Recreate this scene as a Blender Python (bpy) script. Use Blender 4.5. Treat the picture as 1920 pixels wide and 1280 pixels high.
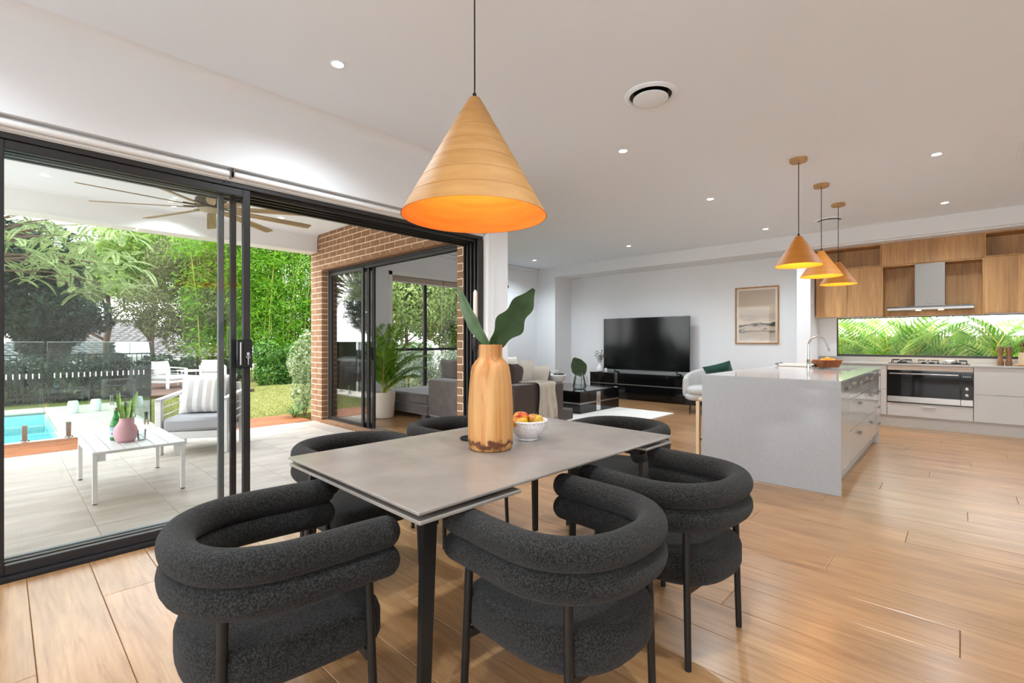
import bpy, math, random
import numpy as np
from mathutils import Vector, Matrix
random.seed(7)
rng = np.random.default_rng(11)
R = math.radians
scn = bpy.context.scene
for o in list(bpy.data.objects):
    bpy.data.objects.remove(o, do_unlink=True)
COL = scn.collection

# ------------------------------------------------------------------ camera
TH = math.atan2(840, 898)          # camera heading measured from the +X axis
cam = bpy.data.objects.new('camera', bpy.data.cameras.new('camera'))
COL.objects.link(cam)
cam.location = (0, 0, 1.25)
cam.rotation_euler = (R(90), 0, TH - R(90))
cam.data.sensor_width = 36
cam.data.lens = 36 * 898 / 1920
cam.data.clip_start = 0.05
cam.data.clip_end = 400
scn.camera = cam
scn.cycles.transparent_max_bounces = 48

# ------------------------------------------------------------------ world
W = bpy.data.worlds.new('sky'); scn.world = W; W.use_nodes = True
nt = W.node_tree; nt.nodes.clear()
out = nt.nodes.new('ShaderNodeOutputWorld'); bg = nt.nodes.new('ShaderNodeBackground')
tc = nt.nodes.new('ShaderNodeTexCoord'); sep = nt.nodes.new('ShaderNodeSeparateXYZ')
rmp = nt.nodes.new('ShaderNodeValToRGB'); noi = nt.nodes.new('ShaderNodeTexNoise')
mixs = nt.nodes.new('ShaderNodeMix'); mixs.data_type = 'RGBA'
cr = nt.nodes.new('ShaderNodeValToRGB')
nt.links.new(tc.outputs['Generated'], sep.inputs[0]); nt.links.new(sep.outputs['Z'], rmp.inputs[0])
rmp.color_ramp.elements[0].position = 0.0; rmp.color_ramp.elements[0].color = (0.93, 0.96, 1, 1)
rmp.color_ramp.elements[1].position = 0.55; rmp.color_ramp.elements[1].color = (0.52, 0.68, 0.95, 1)
nt.links.new(tc.outputs['Generated'], noi.inputs['Vector']); noi.inputs['Scale'].default_value = 3.2
noi.inputs['Detail'].default_value = 5
nt.links.new(noi.outputs['Fac'], cr.inputs[0])
cr.color_ramp.elements[0].position = 0.36; cr.color_ramp.elements[1].position = 0.58
nt.links.new(cr.outputs['Color'], mixs.inputs['Factor'])
nt.links.new(rmp.outputs['Color'], mixs.inputs['A']); mixs.inputs['B'].default_value = (1, 1, 1, 1)
nt.links.new(mixs.outputs['Result'], bg.inputs['Color']); bg.inputs['Strength'].default_value = 2.9
nt.links.new(bg.outputs[0], out.inputs[0])

# ------------------------------------------------------------------ sun
sl = bpy.data.lights.new('sun', 'SUN'); sl.energy = 2.6; sl.angle = R(22); sl.color = (1, 0.96, 0.88)
sun = bpy.data.objects.new('sun', sl); COL.objects.link(sun)
sun.rotation_euler = Vector((0.62, -0.18, -0.95)).to_track_quat('-Z', 'Y').to_euler()

# ------------------------------------------------------------------ exposure
vs = scn.view_settings
vs.view_transform = 'Standard'; vs.look = 'None'; vs.gamma = 1; vs.use_curve_mapping = False
vs.exposure = 1.12
DOWNLIGHT = 76.0     # watts of each room downlight

# ------------------------------------------------------------------ helpers
def lin(r, g, b):
    f = lambda c: (c / 255 / 12.92) if c / 255 <= 0.04045 else ((c / 255 + 0.055) / 1.055) ** 2.4
    return (f(r), f(g), f(b), 1)

def pbsdf(name):
    m = bpy.data.materials.new(name); m.use_nodes = True
    n = m.node_tree.nodes; l = m.node_tree.links
    return m, n, l, n['Principled BSDF']

def mat(name, col, rough=0.5, metal=0.0, spec=0.5, noise=None, bump=None, coat=0, trans=0, emit=None, alpha=1, sheen=0, coords='Object'):
    """noise=(col2, scale, detail, stretch xyz, lo, hi)   bump=(scale, strength, dist)"""
    m, n, l, b = pbsdf(name)
    b.inputs['Base Color'].default_value = col
    b.inputs['Roughness'].default_value = rough; b.inputs['Metallic'].default_value = metal
    b.inputs['Specular IOR Level'].default_value = spec
    b.inputs['Coat Weight'].default_value = coat; b.inputs['Transmission Weight'].default_value = trans
    b.inputs['Sheen Weight'].default_value = sheen
    if emit:
        b.inputs['Emission Color'].default_value = emit[0]; b.inputs['Emission Strength'].default_value = emit[1]
    if noise or bump:
        t = n.new('ShaderNodeTexCoord')
    if noise:
        c2, sc, det, st, lo, hi = noise
        mp = n.new('ShaderNodeMapping'); mp.inputs['Scale'].default_value = st
        oi = n.new('ShaderNodeObjectInfo'); va = n.new('ShaderNodeVectorMath'); va.operation = 'ADD'
        ms = n.new('ShaderNodeVectorMath'); ms.operation = 'SCALE'; ms.inputs['Scale'].default_value = 37
        cb = n.new('ShaderNodeCombineXYZ')
        l.new(oi.outputs['Random'], cb.inputs[0]); l.new(oi.outputs['Random'], cb.inputs[1])
        l.new(cb.outputs[0], ms.inputs[0])
        l.new(t.outputs[coords], mp.inputs[0]); l.new(mp.outputs[0], va.inputs[0]); l.new(ms.outputs[0], va.inputs[1])
        nz = n.new('ShaderNodeTexNoise'); nz.inputs['Scale'].default_value = sc; nz.inputs['Detail'].default_value = det
        l.new(va.outputs[0], nz.inputs['Vector'])
        r = n.new('ShaderNodeValToRGB'); r.color_ramp.elements[0].position = lo; r.color_ramp.elements[1].position = hi
        r.color_ramp.elements[0].color = col; r.color_ramp.elements[1].color = c2
        l.new(nz.outputs['Fac'], r.inputs[0]); l.new(r.outputs[0], b.inputs['Base Color'])
    if bump:
        nz2 = n.new('ShaderNodeTexNoise'); nz2.inputs['Scale'].default_value = bump[0]; nz2.inputs['Detail'].default_value = 3
        l.new(t.outputs[coords], nz2.inputs['Vector'])
        bp = n.new('ShaderNodeBump'); bp.inputs['Strength'].default_value = bump[1]; bp.inputs['Distance'].default_value = bump[2]
        l.new(nz2.outputs['Fac'], bp.inputs['Height']); l.new(bp.outputs[0], b.inputs['Normal'])
    return m

def wood(name, c1, c2, c3, axis='Y', scale=1.0, rough=0.4, plank=None, coat=0.0, bump=0.15):
    """streaky grain running along one axis; every object gets its own offset and tone. plank=(axis,width): strips of slightly different tone"""
    m, n, l, b = pbsdf(name)
    t = n.new('ShaderNodeTexCoord'); oi = n.new('ShaderNodeObjectInfo')
    ms = n.new('ShaderNodeVectorMath'); ms.operation = 'SCALE'; ms.inputs['Scale'].default_value = 53
    cb = n.new('ShaderNodeCombineXYZ'); l.new(oi.outputs['Random'], cb.inputs[0]); l.new(oi.outputs['Random'], cb.inputs[1]); l.new(oi.outputs['Random'], cb.inputs[2])
    l.new(cb.outputs[0], ms.inputs[0])
    va = n.new('ShaderNodeVectorMath'); va.operation = 'ADD'
    l.new(t.outputs['Object'], va.inputs[0]); l.new(ms.outputs[0], va.inputs[1])
    st = {'X': (0.9, 14, 14), 'Y': (14, 0.9, 14), 'Z': (14, 14, 0.9)}[axis]
    mp = n.new('ShaderNodeMapping'); mp.inputs['Scale'].default_value = tuple(s * scale for s in st)
    l.new(va.outputs[0], mp.inputs[0])
    nz = n.new('ShaderNodeTexNoise'); nz.inputs['Scale'].default_value = 2.2; nz.inputs['Detail'].default_value = 7
    nz.inputs['Roughness'].default_value = 0.62; nz.inputs['Distortion'].default_value = 0.6
    l.new(mp.outputs[0], nz.inputs['Vector'])
    st2 = {'X': (0.7, 3, 3), 'Y': (3, 0.7, 3), 'Z': (3, 3, 0.7)}[axis]
    mp2 = n.new('ShaderNodeMapping'); mp2.inputs['Scale'].default_value = tuple(s * scale for s in st2)
    l.new(va.outputs[0], mp2.inputs[0])
    nb = n.new('ShaderNodeTexNoise'); nb.inputs['Scale'].default_value = 1.6; nb.inputs['Detail'].default_value = 3
    l.new(mp2.outputs[0], nb.inputs['Vector'])
    r = n.new('ShaderNodeValToRGB'); e = r.color_ramp.elements
    e[0].position = 0.30; e[0].color = c3; e[1].position = 0.62; e[1].color = c1
    k = e.new(0.46); k.color = c2
    l.new(nz.outputs['Fac'], r.inputs[0])
    r2 = n.new('ShaderNodeValToRGB'); r2.color_ramp.elements[0].color = (0.80, 0.76, 0.72, 1); r2.color_ramp.elements[1].color = (1.06, 1.05, 1.03, 1)
    r2.color_ramp.elements[0].position = 0.3; r2.color_ramp.elements[1].position = 0.6
    l.new(nb.outputs['Fac'], r2.inputs[0])
    mx = n.new('ShaderNodeMix'); mx.data_type = 'RGBA'; mx.blend_type = 'MULTIPLY'; mx.inputs['Factor'].default_value = 1
    l.new(r.outputs[0], mx.inputs['A']); l.new(r2.outputs[0], mx.inputs['B'])
    hs = n.new('ShaderNodeHueSaturation')
    mr = n.new('ShaderNodeMapRange'); mr.inputs['To Min'].default_value = 0.93; mr.inputs['To Max'].default_value = 1.05
    if plank:
        sp = n.new('ShaderNodeSeparateXYZ'); l.new(va.outputs[0], sp.inputs[0])
        dv = n.new('ShaderNodeMath'); dv.operation = 'DIVIDE'; dv.inputs[1].default_value = plank[1]
        l.new(sp.outputs[plank[0]], dv.inputs[0])
        fl = n.new('ShaderNodeMath'); fl.operation = 'FLOOR'; l.new(dv.outputs[0], fl.inputs[0])
        wn = n.new('ShaderNodeTexWhiteNoise'); wn.noise_dimensions = '1D'; l.new(fl.outputs[0], wn.inputs['W'])
        l.new(wn.outputs['Value'], mr.inputs['Value']); mr.inputs['To Min'].default_value = 0.86; mr.inputs['To Max'].default_value = 1.06
    else:
        l.new(oi.outputs['Random'], mr.inputs['Value'])
    l.new(mr.outputs[0], hs.inputs['Value']); l.new(mx.outputs['Result'], hs.inputs['Color'])
    l.new(hs.outputs[0], b.inputs['Base Color'])
    b.inputs['Roughness'].default_value = rough; b.inputs['Coat Weight'].default_value = coat; b.inputs['Coat Roughness'].default_value = 0.2
    bp = n.new('ShaderNodeBump'); bp.inputs['Strength'].default_value = bump; bp.inputs['Distance'].default_value = 0.003
    l.new(nz.outputs['Fac'], bp.inputs['Height']); l.new(bp.outputs[0], b.inputs['Normal'])
    return m

def leafmat(name, c1, c2, trans=0.35, rough=0.5, spec=0.3):
    m, n, l, b = pbsdf(name)
    c1 = tuple(v * .78 for v in c1[:3]) + (1,); c2 = tuple(v * .78 for v in c2[:3]) + (1,)
    g = n.new('ShaderNodeNewGeometry'); r = n.new('ShaderNodeValToRGB')
    r.color_ramp.elements[0].color = c1; r.color_ramp.elements[1].color = c2
    l.new(g.outputs['Random Per Island'], r.inputs[0]); l.new(r.outputs[0], b.inputs['Base Color'])
    b.inputs['Roughness'].default_value = rough; b.inputs['Specular IOR Level'].default_value = spec
    tr = n.new('ShaderNodeBsdfTranslucent'); l.new(r.outputs[0], tr.inputs['Color'])
    mx = n.new('ShaderNodeMixShader'); mx.inputs[0].default_value = trans
    l.new(b.outputs[0], mx.inputs[1]); l.new(tr.outputs[0], mx.inputs[2])
    l.new(mx.outputs[0], n['Material Output'].inputs['Surface'])
    return m

def glassmat(name, tint=(1, 1, 1, 1), refl=1.0, ior=1.5):
    m = bpy.data.materials.new(name); m.use_nodes = True; n = m.node_tree.nodes; l = m.node_tree.links
    n.remove(n['Principled BSDF'])
    t = n.new('ShaderNodeBsdfTransparent'); t.inputs[0].default_value = tint
    g = n.new('ShaderNodeBsdfGlossy'); g.inputs['Roughness'].default_value = 0.0
    f = n.new('ShaderNodeFresnel'); f.inputs['IOR'].default_value = ior
    mu = n.new('ShaderNodeMath'); mu.operation = 'MULTIPLY'; mu.inputs[1].default_value = refl
    l.new(f.outputs[0], mu.inputs[0])
    mx = n.new('ShaderNodeMixShader'); l.new(mu.outputs[0], mx.inputs[0]); l.new(t.outputs[0], mx.inputs[1]); l.new(g.outputs[0], mx.inputs[2])
    l.new(mx.outputs[0], n['Material Output'].inputs['Surface'])
    return m

class MB:
    def __init__(s): s.v = []; s.f = []
    def add(s, vs, fs):
        o = len(s.v); s.v += [tuple(p) for p in vs]; s.f += [tuple(i + o for i in f) for f in fs]; return s
    def box(s, x0, x1, y0, y1, z0, z1, c=0.0):
        if x0 > x1: x0, x1 = x1, x0
        if y0 > y1: y0, y1 = y1, y0
        if z0 > z1: z0, z1 = z1, z0
        c = min(c, (x1 - x0) * .45, (y1 - y0) * .45, (z1 - z0) * .45)
        if c <= 0:
            return s.add([(x0, y0, z0), (x1, y0, z0), (x1, y1, z0), (x0, y1, z0), (x0, y0, z1), (x1, y0, z1), (x1, y1, z1), (x0, y1, z1)],
                         [(3, 2, 1, 0), (4, 5, 6, 7), (0, 1, 5, 4), (1, 2, 6, 5), (2, 3, 7, 6), (3, 0, 4, 7)])
        X = (x0, x1); Y = (y0, y1); Z = (z0, z1); vs = []; idx = {}
        sg = (1, -1)
        for i in (0, 1):
            for j in (0, 1):
                for k in (0, 1):
                    for a in range(3):
                        p = [X[i] + (c * sg[i] if a != 0 else 0), Y[j] + (c * sg[j] if a != 1 else 0), Z[k] + (c * sg[k] if a != 2 else 0)]
                        idx[i, j, k, a] = len(vs); vs.append(p)
        fs = []
        for i in (0, 1):
            q = [idx[i, 0, 0, 0], idx[i, 1, 0, 0], idx[i, 1, 1, 0], idx[i, 0, 1, 0]]; fs.append(q if i else q[::-1])
            q = [idx[0, i, 0, 1], idx[0, i, 1, 1], idx[1, i, 1, 1], idx[1, i, 0, 1]]; fs.append(q if i else q[::-1])
            q = [idx[0, 0, i, 2], idx[1, 0, i, 2], idx[1, 1, i, 2], idx[0, 1, i, 2]]; fs.append(q if i else q[::-1])
        for i in (0, 1):
            for j in (0, 1):
                fl = (i + j) % 2
                q = [idx[i, j, 0, 0], idx[i, j, 1, 0], idx[i, j, 1, 1], idx[i, j, 0, 1]]; fs.append(q if fl else q[::-1])
                q = [idx[i, 0, j, 0], idx[i, 0, j, 2], idx[i, 1, j, 2], idx[i, 1, j, 0]]; fs.append(q if fl else q[::-1])
                q = [idx[0, i, j, 1], idx[1, i, j, 1], idx[1, i, j, 2], idx[0, i, j, 2]]; fs.append(q if fl else q[::-1])
        for i in (0, 1):
            for j in (0, 1):
                for k in (0, 1):
                    q = [idx[i, j, k, 0], idx[i, j, k, 1], idx[i, j, k, 2]]; fs.append(q if (i + j + k) % 2 else q[::-1])
        return s.add(vs, fs)
    def tube(s, path, r, n=8, caps=True, closed=False, sx=1.0, sy=1.0, round_end=False):
        P = [Vector(p) for p in path]; N = len(P)
        rad = r if isinstance(r, (list, tuple)) else [r] * N
        if round_end and not closed:
            r0, r1 = rad[0], rad[-1]; d0 = (P[0] - P[1]).normalized(); d1 = (P[-1] - P[-2]).normalized()
            pre = []; post = []; rp = []; rq = []
            for a in (80, 60, 40, 20):
                pre.append(P[0] + d0 * r0 * math.sin(R(a)) * .9); rp.append(r0 * math.cos(R(a)))
            for a in (20, 40, 60, 80):
                post.append(P[-1] + d1 * r1 * math.sin(R(a)) * .9); rq.append(r1 * math.cos(R(a)))
            P = pre + P + post; rad = rp + list(rad) + rq; N = len(P)
        T = []
        for i in range(N):
            a = P[(i - 1) % N] if (closed or i > 0) else P[i]
            b = P[(i + 1) % N] if (closed or i < N - 1) else P[i]
            t = b - a
            T.append(t.normalized() if t.length > 1e-9 else Vector((0, 0, 1)))
        up = Vector((0, 0, 1)) if abs(T[0].z) < .95 else Vector((1, 0, 0))
        u = (up - T[0] * up.dot(T[0])).normalized()
        vs = []
        for i in range(N):
            u = (u - T[i] * u.dot(T[i]))
            u = u.normalized() if u.length > 1e-6 else Vector((1, 0, 0))
            w = T[i].cross(u)
            for k in range(n):
                a = 2 * math.pi * k / n
                vs.append(P[i] + u * (math.cos(a) * rad[i] * sx) + w * (math.sin(a) * rad[i] * sy))
        fs = []
        M = N if closed else N - 1
        for i in range(M):
            for k in range(n):
                a = i * n + k; b = i * n + (k + 1) % n; c = ((i + 1) % N) * n + (k + 1) % n; d = ((i + 1) % N) * n + k
                fs.append((a, b, c, d))
        if caps and not closed:
            fs.append(tuple(range(n - 1, -1, -1))); fs.append(tuple((N - 1) * n + k for k in range(n)))
        return s.add(vs, fs)
    def cyl(s, p0, p1, r0, r1=None, n=12, caps=True):
        return s.tube([p0, p1], [r0, r0 if r1 is None else r1], n, caps)
    def lathe(s, prof, n=24, c=(0, 0, 0), close=False, caps=True):
        vs = []; fs = []; m = len(prof)
        for r, z in prof:
            for k in range(n):
                a = 2 * math.pi * k / n
                vs.append((c[0] + r * math.cos(a), c[1] + r * math.sin(a), c[2] + z))
        for i in range(m - 1 + (1 if close else 0)):
            for k in range(n):
                fs.append((i * n + k, i * n + (k + 1) % n, ((i + 1) % m) * n + (k + 1) % n, ((i + 1) % m) * n + k))
        if not close and caps:
            if prof[0][0] > 1e-5: fs.append(tuple(range(n - 1, -1, -1)))
            if prof[-1][0] > 1e-5: fs.append(tuple((m - 1) * n + k for k in range(n)))
        return s.add(vs, fs)
    def prism(s, poly, z0, z1):
        n = len(poly)
        vs = [(x, y, z0) for x, y in poly] + [(x, y, z1) for x, y in poly]
        fs = [tuple(range(n - 1, -1, -1)), tuple(range(n, 2 * n))] + [(i, (i + 1) % n, n + (i + 1) % n, n + i) for i in range(n)]
        return s.add(vs, fs)
    def grid(s, fn, nu, nv):
        vs = [fn(i / nu, j / nv) for i in range(nu + 1) for j in range(nv + 1)]
        fs = [(i * (nv + 1) + j, (i + 1) * (nv + 1) + j, (i + 1) * (nv + 1) + j + 1, i * (nv + 1) + j + 1) for i in range(nu) for j in range(nv)]
        return s.add(vs, fs)
    def ellip(s, c, r, nu=16, nv=10, p=1.0, M=None):
        vs = []; sgp = lambda x: math.copysign(abs(x) ** p, x)
        for j in range(nv + 1):
            ph = -math.pi / 2 + math.pi * j / nv
            for i in range(nu):
                th = 2 * math.pi * i / nu
                q = Vector((r[0] * sgp(math.cos(ph)) * sgp(math.cos(th)), r[1] * sgp(math.cos(ph)) * sgp(math.sin(th)), r[2] * sgp(math.sin(ph))))
                if M: q = M @ q
                vs.append((q.x + c[0], q.y + c[1], q.z + c[2]))
        fs = [(j * nu + i, j * nu + (i + 1) % nu, (j + 1) * nu + (i + 1) % nu, (j + 1) * nu + i) for j in range(nv) for i in range(nu)]
        return s.add(vs, fs)
    def pillow(s, c, w, h, t, M=None, n=12):
        """square cushion w x h (local x,z), thickness t (local y), pinched corners"""
        vs = []; fs = []
        for sd in (1, -1):
            o = len(vs)
            for i in range(n + 1):
                for j in range(n + 1):
                    u = i / n * 2 - 1; v = j / n * 2 - 1
                    k = (max(0, 1 - u ** 4) * max(0, 1 - v ** 4)) ** .5
                    e = 1 - .06 * (1 - abs(v) ** 2) * abs(u) ** 3; e2 = 1 - .06 * (1 - abs(u) ** 2) * abs(v) ** 3
                    q = Vector((u * w / 2 * e, sd * t / 2 * k, v * h / 2 * e2))
                    if M: q = M @ q
                    vs.append((q.x + c[0], q.y + c[1], q.z + c[2]))
            for i in range(n):
                for j in range(n):
                    a = o + i * (n + 1) + j; q = (a, a + 1, a + n + 2, a + n + 1)
                    fs.append(q if sd > 0 else q[::-1])
        return s.add(vs, fs)
    def xf(s, M):
        s.v = [tuple(M @ Vector(p)) for p in s.v]; return s
    def build(s, name, m, parent=None, smooth=None, loc=None, rot=None):
        me = bpy.data.meshes.new(name); me.from_pydata(s.v, [], s.f); me.update()
        if smooth:
            me.polygons.foreach_set('use_smooth', [True] * len(me.polygons))
            me.set_sharp_from_angle(angle=R(smooth))
        if m: me.materials.append(m)
        o = bpy.data.objects.new(name, me); COL.objects.link(o)
        if parent: o.parent = parent
        if loc: o.location = loc
        if rot: o.rotation_euler = rot
        return o

def tag(o, label=None, cat=None, group=None, kind=None):
    if label: o['label'] = label
    if cat: o['category'] = cat
    if group: o['group'] = group
    if kind: o['kind'] = kind
    return o
def thing(name, label, cat, loc=(0, 0, 0), rz=0, group=None):
    o = bpy.data.objects.new(name, None); COL.objects.link(o); o.empty_display_size = .1
    o.location = loc; o.rotation_euler = (0, 0, rz)
    return tag(o, label, cat, group)
def copy_tree(o, parent=None):
    c = o.copy(); COL.objects.link(c)
    if parent: c.parent = parent
    for ch in list(o.children): copy_tree(ch, c)
    return c
def dup(o, loc, rz, label):
    c = copy_tree(o); c.location = loc; c.rotation_euler = (0, 0, rz); c['label'] = label; return c
def dupmesh(o, parent, loc, rot=None):
    c = o.copy(); COL.objects.link(c); c.parent = parent; c.location = loc
    if rot: c.rotation_euler = rot
    return c
def struct(o):
    o['kind'] = 'structure'; return o
def npmesh(name, V, F, m, parent=None, smooth=False):
    """V (n,3), F (k,4) or (k,3) arrays"""
    me = bpy.data.meshes.new(name); k, w = F.shape
    me.vertices.add(len(V)); me.vertices.foreach_set('co', np.ascontiguousarray(V, dtype=np.float32).ravel())
    me.loops.add(k * w); me.loops.foreach_set('vertex_index', F.astype(np.int32).ravel())
    me.polygons.add(k); me.polygons.foreach_set('loop_start', np.arange(0, k * w, w, dtype=np.int32))
    if smooth: me.polygons.foreach_set('use_smooth', np.ones(k, dtype=bool))
    me.update(calc_edges=True); me.materials.append(m)
    o = bpy.data.objects.new(name, me); COL.objects.link(o)
    if parent: o.parent = parent
    return o

# ------------------------------------------------------------------ materials
M = {}
M['plaster'] = mat('plaster', lin(236, 234, 231), .9, bump=(60, .03, .002))
M['wallpaint'] = mat('wallpaint', lin(235, 236, 238), .85, bump=(60, .03, .002))
M['ceilpaint'] = mat('ceilpaint', lin(240, 246, 253), .95)
M['oak'] = wood('oak_floor', lin(172, 132, 91), lin(163, 121, 80), lin(143, 101, 63), 'Y', 1.5, .30, coat=.25, bump=.06)
M['joint'] = mat('joint', lin(120, 86, 56), .8)
M['black'] = mat('black_aluminium', lin(44, 42, 42), .38, 0.0, .4)
M['blackmetal'] = mat('black_metal', lin(30, 29, 28), .42, .3)
M['white'] = mat('white_gloss', lin(240, 239, 237), .4)
M['glass'] = glassmat('glass', (.975, .98, .975, 1), .5)
M['fenceglass'] = glassmat('fence_glass', (.80, .90, .88, 1), 1.3)
M['brick'] = mat('brick', lin(146, 108, 78), .85, noise=(lin(124, 90, 62), 6, 5, (1, 1, 1), .3, .7), bump=(180, .25, .004))
M['mortar'] = mat('mortar', lin(226, 202, 174), .95, bump=(150, .3, .004))
M['tile'] = mat('patio_tile', lin(188, 176, 164), .55, noise=(lin(154, 141, 129), 1.7, 8, (1, 3.2, 1), .3, .75), bump=(90, .08, .002))
M['grout'] = mat('grout', lin(160, 148, 136), .9)
M['paver'] = mat('pool_paver', lin(186, 178, 164), .7, noise=(lin(172, 162, 146), 3, 6, (1, 1, 1), .3, .7))
M['decking'] = wood('merbau_deck', lin(158, 96, 54), lin(140, 80, 44), lin(108, 58, 30), 'X', 1.0, .45)
M['deckdark'] = wood('weathered_deck', lin(120, 88, 72), lin(98, 70, 58), lin(72, 52, 44), 'X', 1.0, .6)
M['lawn'] = mat('lawn', lin(100, 102, 52), 1, spec=.1, noise=(lin(122, 120, 68), 7, 8, (1, 1, 1), .3, .7))
M['soil'] = mat('soil', lin(82, 66, 48), 1)
M['water'] = mat('pool_water', lin(70, 160, 170), .03, 0, .5, bump=(5, .06, .02), noise=(lin(100, 180, 184), 2.5, 4, (1, 1, 1), .35, .7))
M['pooltile'] = mat('pool_tile', lin(150, 210, 214), .3)
M['oakcab'] = wood('oak_veneer', lin(204, 158, 106), lin(194, 147, 95), lin(172, 124, 76), 'Z', 1.0, .5, plank=(1, .098), bump=.05)
M['oakdark'] = wood('oak_niche', lin(204, 158, 106), lin(194, 147, 95), lin(172, 124, 76), 'Z', 1.0, .5, plank=(1, .098), bump=.05)
M['stone'] = mat('island_stone', lin(172, 172, 173), .10, 0, .5, noise=(lin(168, 168, 169), 60, 3, (1, 1, 1), .4, .6))
M['benchstone'] = mat('bench_stone', lin(170, 166, 160), .12)
M['laminate'] = mat('gloss_laminate', lin(172, 169, 165), .13, 0, .5)
M['laminate2'] = mat('white_laminate', lin(188, 183, 177), .28, 0, .5)
M['steel'] = mat('brushed_steel', lin(168, 164, 160), .34, 1)
M['chrome'] = mat('chrome', lin(215, 215, 215), .08, 1)
M['knobmetal'] = mat('pewter', lin(138, 130, 124), .3, .9)
M['ovenglass'] = mat('oven_glass', lin(16, 15, 15), .06, 0, .3)
M['gloss_black'] = mat('gloss_black', lin(14, 14, 15), .07, 0, .5)
M['screen'] = mat('screen', lin(9, 10, 11), .12, 0, .4)
M['ceramic'] = mat('ceramic_top', lin(146, 138, 130), .24, 0, .5, noise=(lin(134, 126, 118), 5, 6, (1, 1, 1), .35, .65))
M['boucle'] = mat('charcoal_boucle', lin(18, 17, 16), .95, 0, .2, noise=(lin(60, 57, 54), 170, 8, (1, 1, 1), .40, .72), bump=(330, .9, .005), sheen=.08)
M['sofa'] = mat('sofa_velvet', lin(88, 80, 76), .9, 0, .2, noise=(lin(104, 95, 90), 9, 4, (1, 1, 1), .3, .7), sheen=.5)
M['sofabrown'] = mat('sofa_cushion', lin(72, 60, 54), .95, 0, .2, sheen=.3)
M['linen'] = mat('linen', lin(228, 220, 208), .95, 0, .2, bump=(300, .4, .002))
M['throw'] = mat('throw', lin(196, 188, 174), 1, 0, .1, bump=(200, .5, .003))
M['teal'] = mat('teal_velvet', lin(18, 84, 86), .9, 0, .2, sheen=.6)
M['emerald'] = mat('emerald_velvet', lin(24, 66, 54), .9, 0, .2, sheen=.6)
M['greyfabric'] = mat('grey_fabric', lin(196, 194, 192), .95, 0, .2, bump=(250, .4, .002))
M['greyfabric2'] = mat('outdoor_grey', lin(176, 174, 178), .95, 0, .2, bump=(250, .3, .002))
M['whitealu'] = mat('white_aluminium', lin(226, 224, 222), .45)
M['rug'] = mat('rug', lin(236, 232, 226), 1, 0, .1, bump=(120, .8, .006))
M['bulb'] = mat('downlight_glow', (1, 1, 1, 1), .5, emit=((1, .95, .86, 1), 14))
M['warmbulb'] = mat('warm_glow', (1, 1, 1, 1), .5, emit=((1, .80, .52, 1), 12))
M['candle'] = mat('candle_wax', lin(240, 232, 222), .5)
M['foliage_stem'] = mat('bark', lin(92, 76, 62), .9, bump=(30, .5, .02))
M['darkgreen'] = mat('glossy_leaf', lin(34, 56, 26), .38, 0, .5, noise=(lin(46, 72, 34), 20, 3, (1, 1, 1), .35, .65))
M['fencedark'] = mat('fence_dark', lin(44, 48, 46), .6)

# ------------------------------------------------------------------ floor
HC = 3.0
fl = struct(MB().box(-3.0, 9.75, -3.2, 3.64, -.20, -.0155).box(3.56, 9.75, 3.64, 7.6, -.20, -.0155).build('floor', M['joint']))
PL, PW = 2.2, .25
pk = MB().box(.0008, PW - .0008, .0008, PL - .0008, -.0155, 0, .0022).build('plank', M['oak'], fl)
first = True
ylim = lambda x: 3.60 if x < 3.55 else 7.53
ci = 0; nplank = 0
short = {}
for i in range(-12, 39):
    x0 = .095 + i * PW
    if x0 < -.95 or x0 + PW > 9.62: continue
    off = (i * .83) % PL
    y = -2.7 - off
    top = ylim(x0 + .02)
    while y < top:
        y0 = max(y, -2.7); y1 = min(y + PL, top)
        if y1 - y0 > .06:
            key = round(y1 - y0, 3)
            if abs(key - PL) < .002:
                if first: pk.location = (x0, y0, 0); first = False
                else: dupmesh(pk, fl, (x0, y0, 0))
            else:
                MB().box(.0008, PW - .0008, .0008, y1 - y0 - .0008, -.0155, 0, .0022).build('plank', M['oak'], fl, loc=(x0, y0, 0))
            nplank += 1
        y += PL
print('planks', nplank)

# ------------------------------------------------------------------ ceilings
struct(MB().box(-3.0, 9.75, -3.2, 3.66, HC, HC + .25).box(3.5, 9.75, 3.66, 7.75, HC, HC + .25).build('ceiling', M['ceilpaint']))
struct(MB().box(-3.0, 3.44, 3.90, 7.44, 2.93, 3.1).build('ceiling_patio', M['ceilpaint']))
# patio outer beam with its small quad bead
b = struct(MB().box(-3.0, 3.44, 7.44, 7.70, 2.655, 3.1, .004).build('trim_patio_beam', M['plaster']))
MB().box(-3.0, 3.44, 7.415, 7.44, 2.90, 2.93).build('bead', M['white'], b)
MB().box(-3.0, 3.44, 7.425, 7.44, 2.655, 2.668).build('bead', M['white'], b)

# ------------------------------------------------------------------ door wall (left) with its header
wl = struct(MB().box(-3.0, 3.78, 3.60, 3.92, 2.43, HC).box(-3.0, -.10, 3.60, 3.92, 0, 2.43).box(3.52, 3.78, 3.60, 3.70, 0, 2.43).build('wall_left', M['wallpaint']))
# cornice: hollow cove along the wall
cv = MB()
prof = [(3.60, HC - .075)] + [(3.60 - .075 * (1 - math.cos(R(a))), HC - .075 + .075 * math.sin(R(a))) for a in (15, 30, 45, 60, 75)] + [(3.525, HC), (3.60, HC)]
n_ = len(prof)
cv.add([(-3, y, z) for y, z in prof] + [(3.78, y, z) for y, z in prof], [(i, (i + 1) % n_, n_ + (i + 1) % n_, n_ + i) for i in range(n_)])
struct(cv.build('trim_1', M['wallpaint'], smooth=40))
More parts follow.
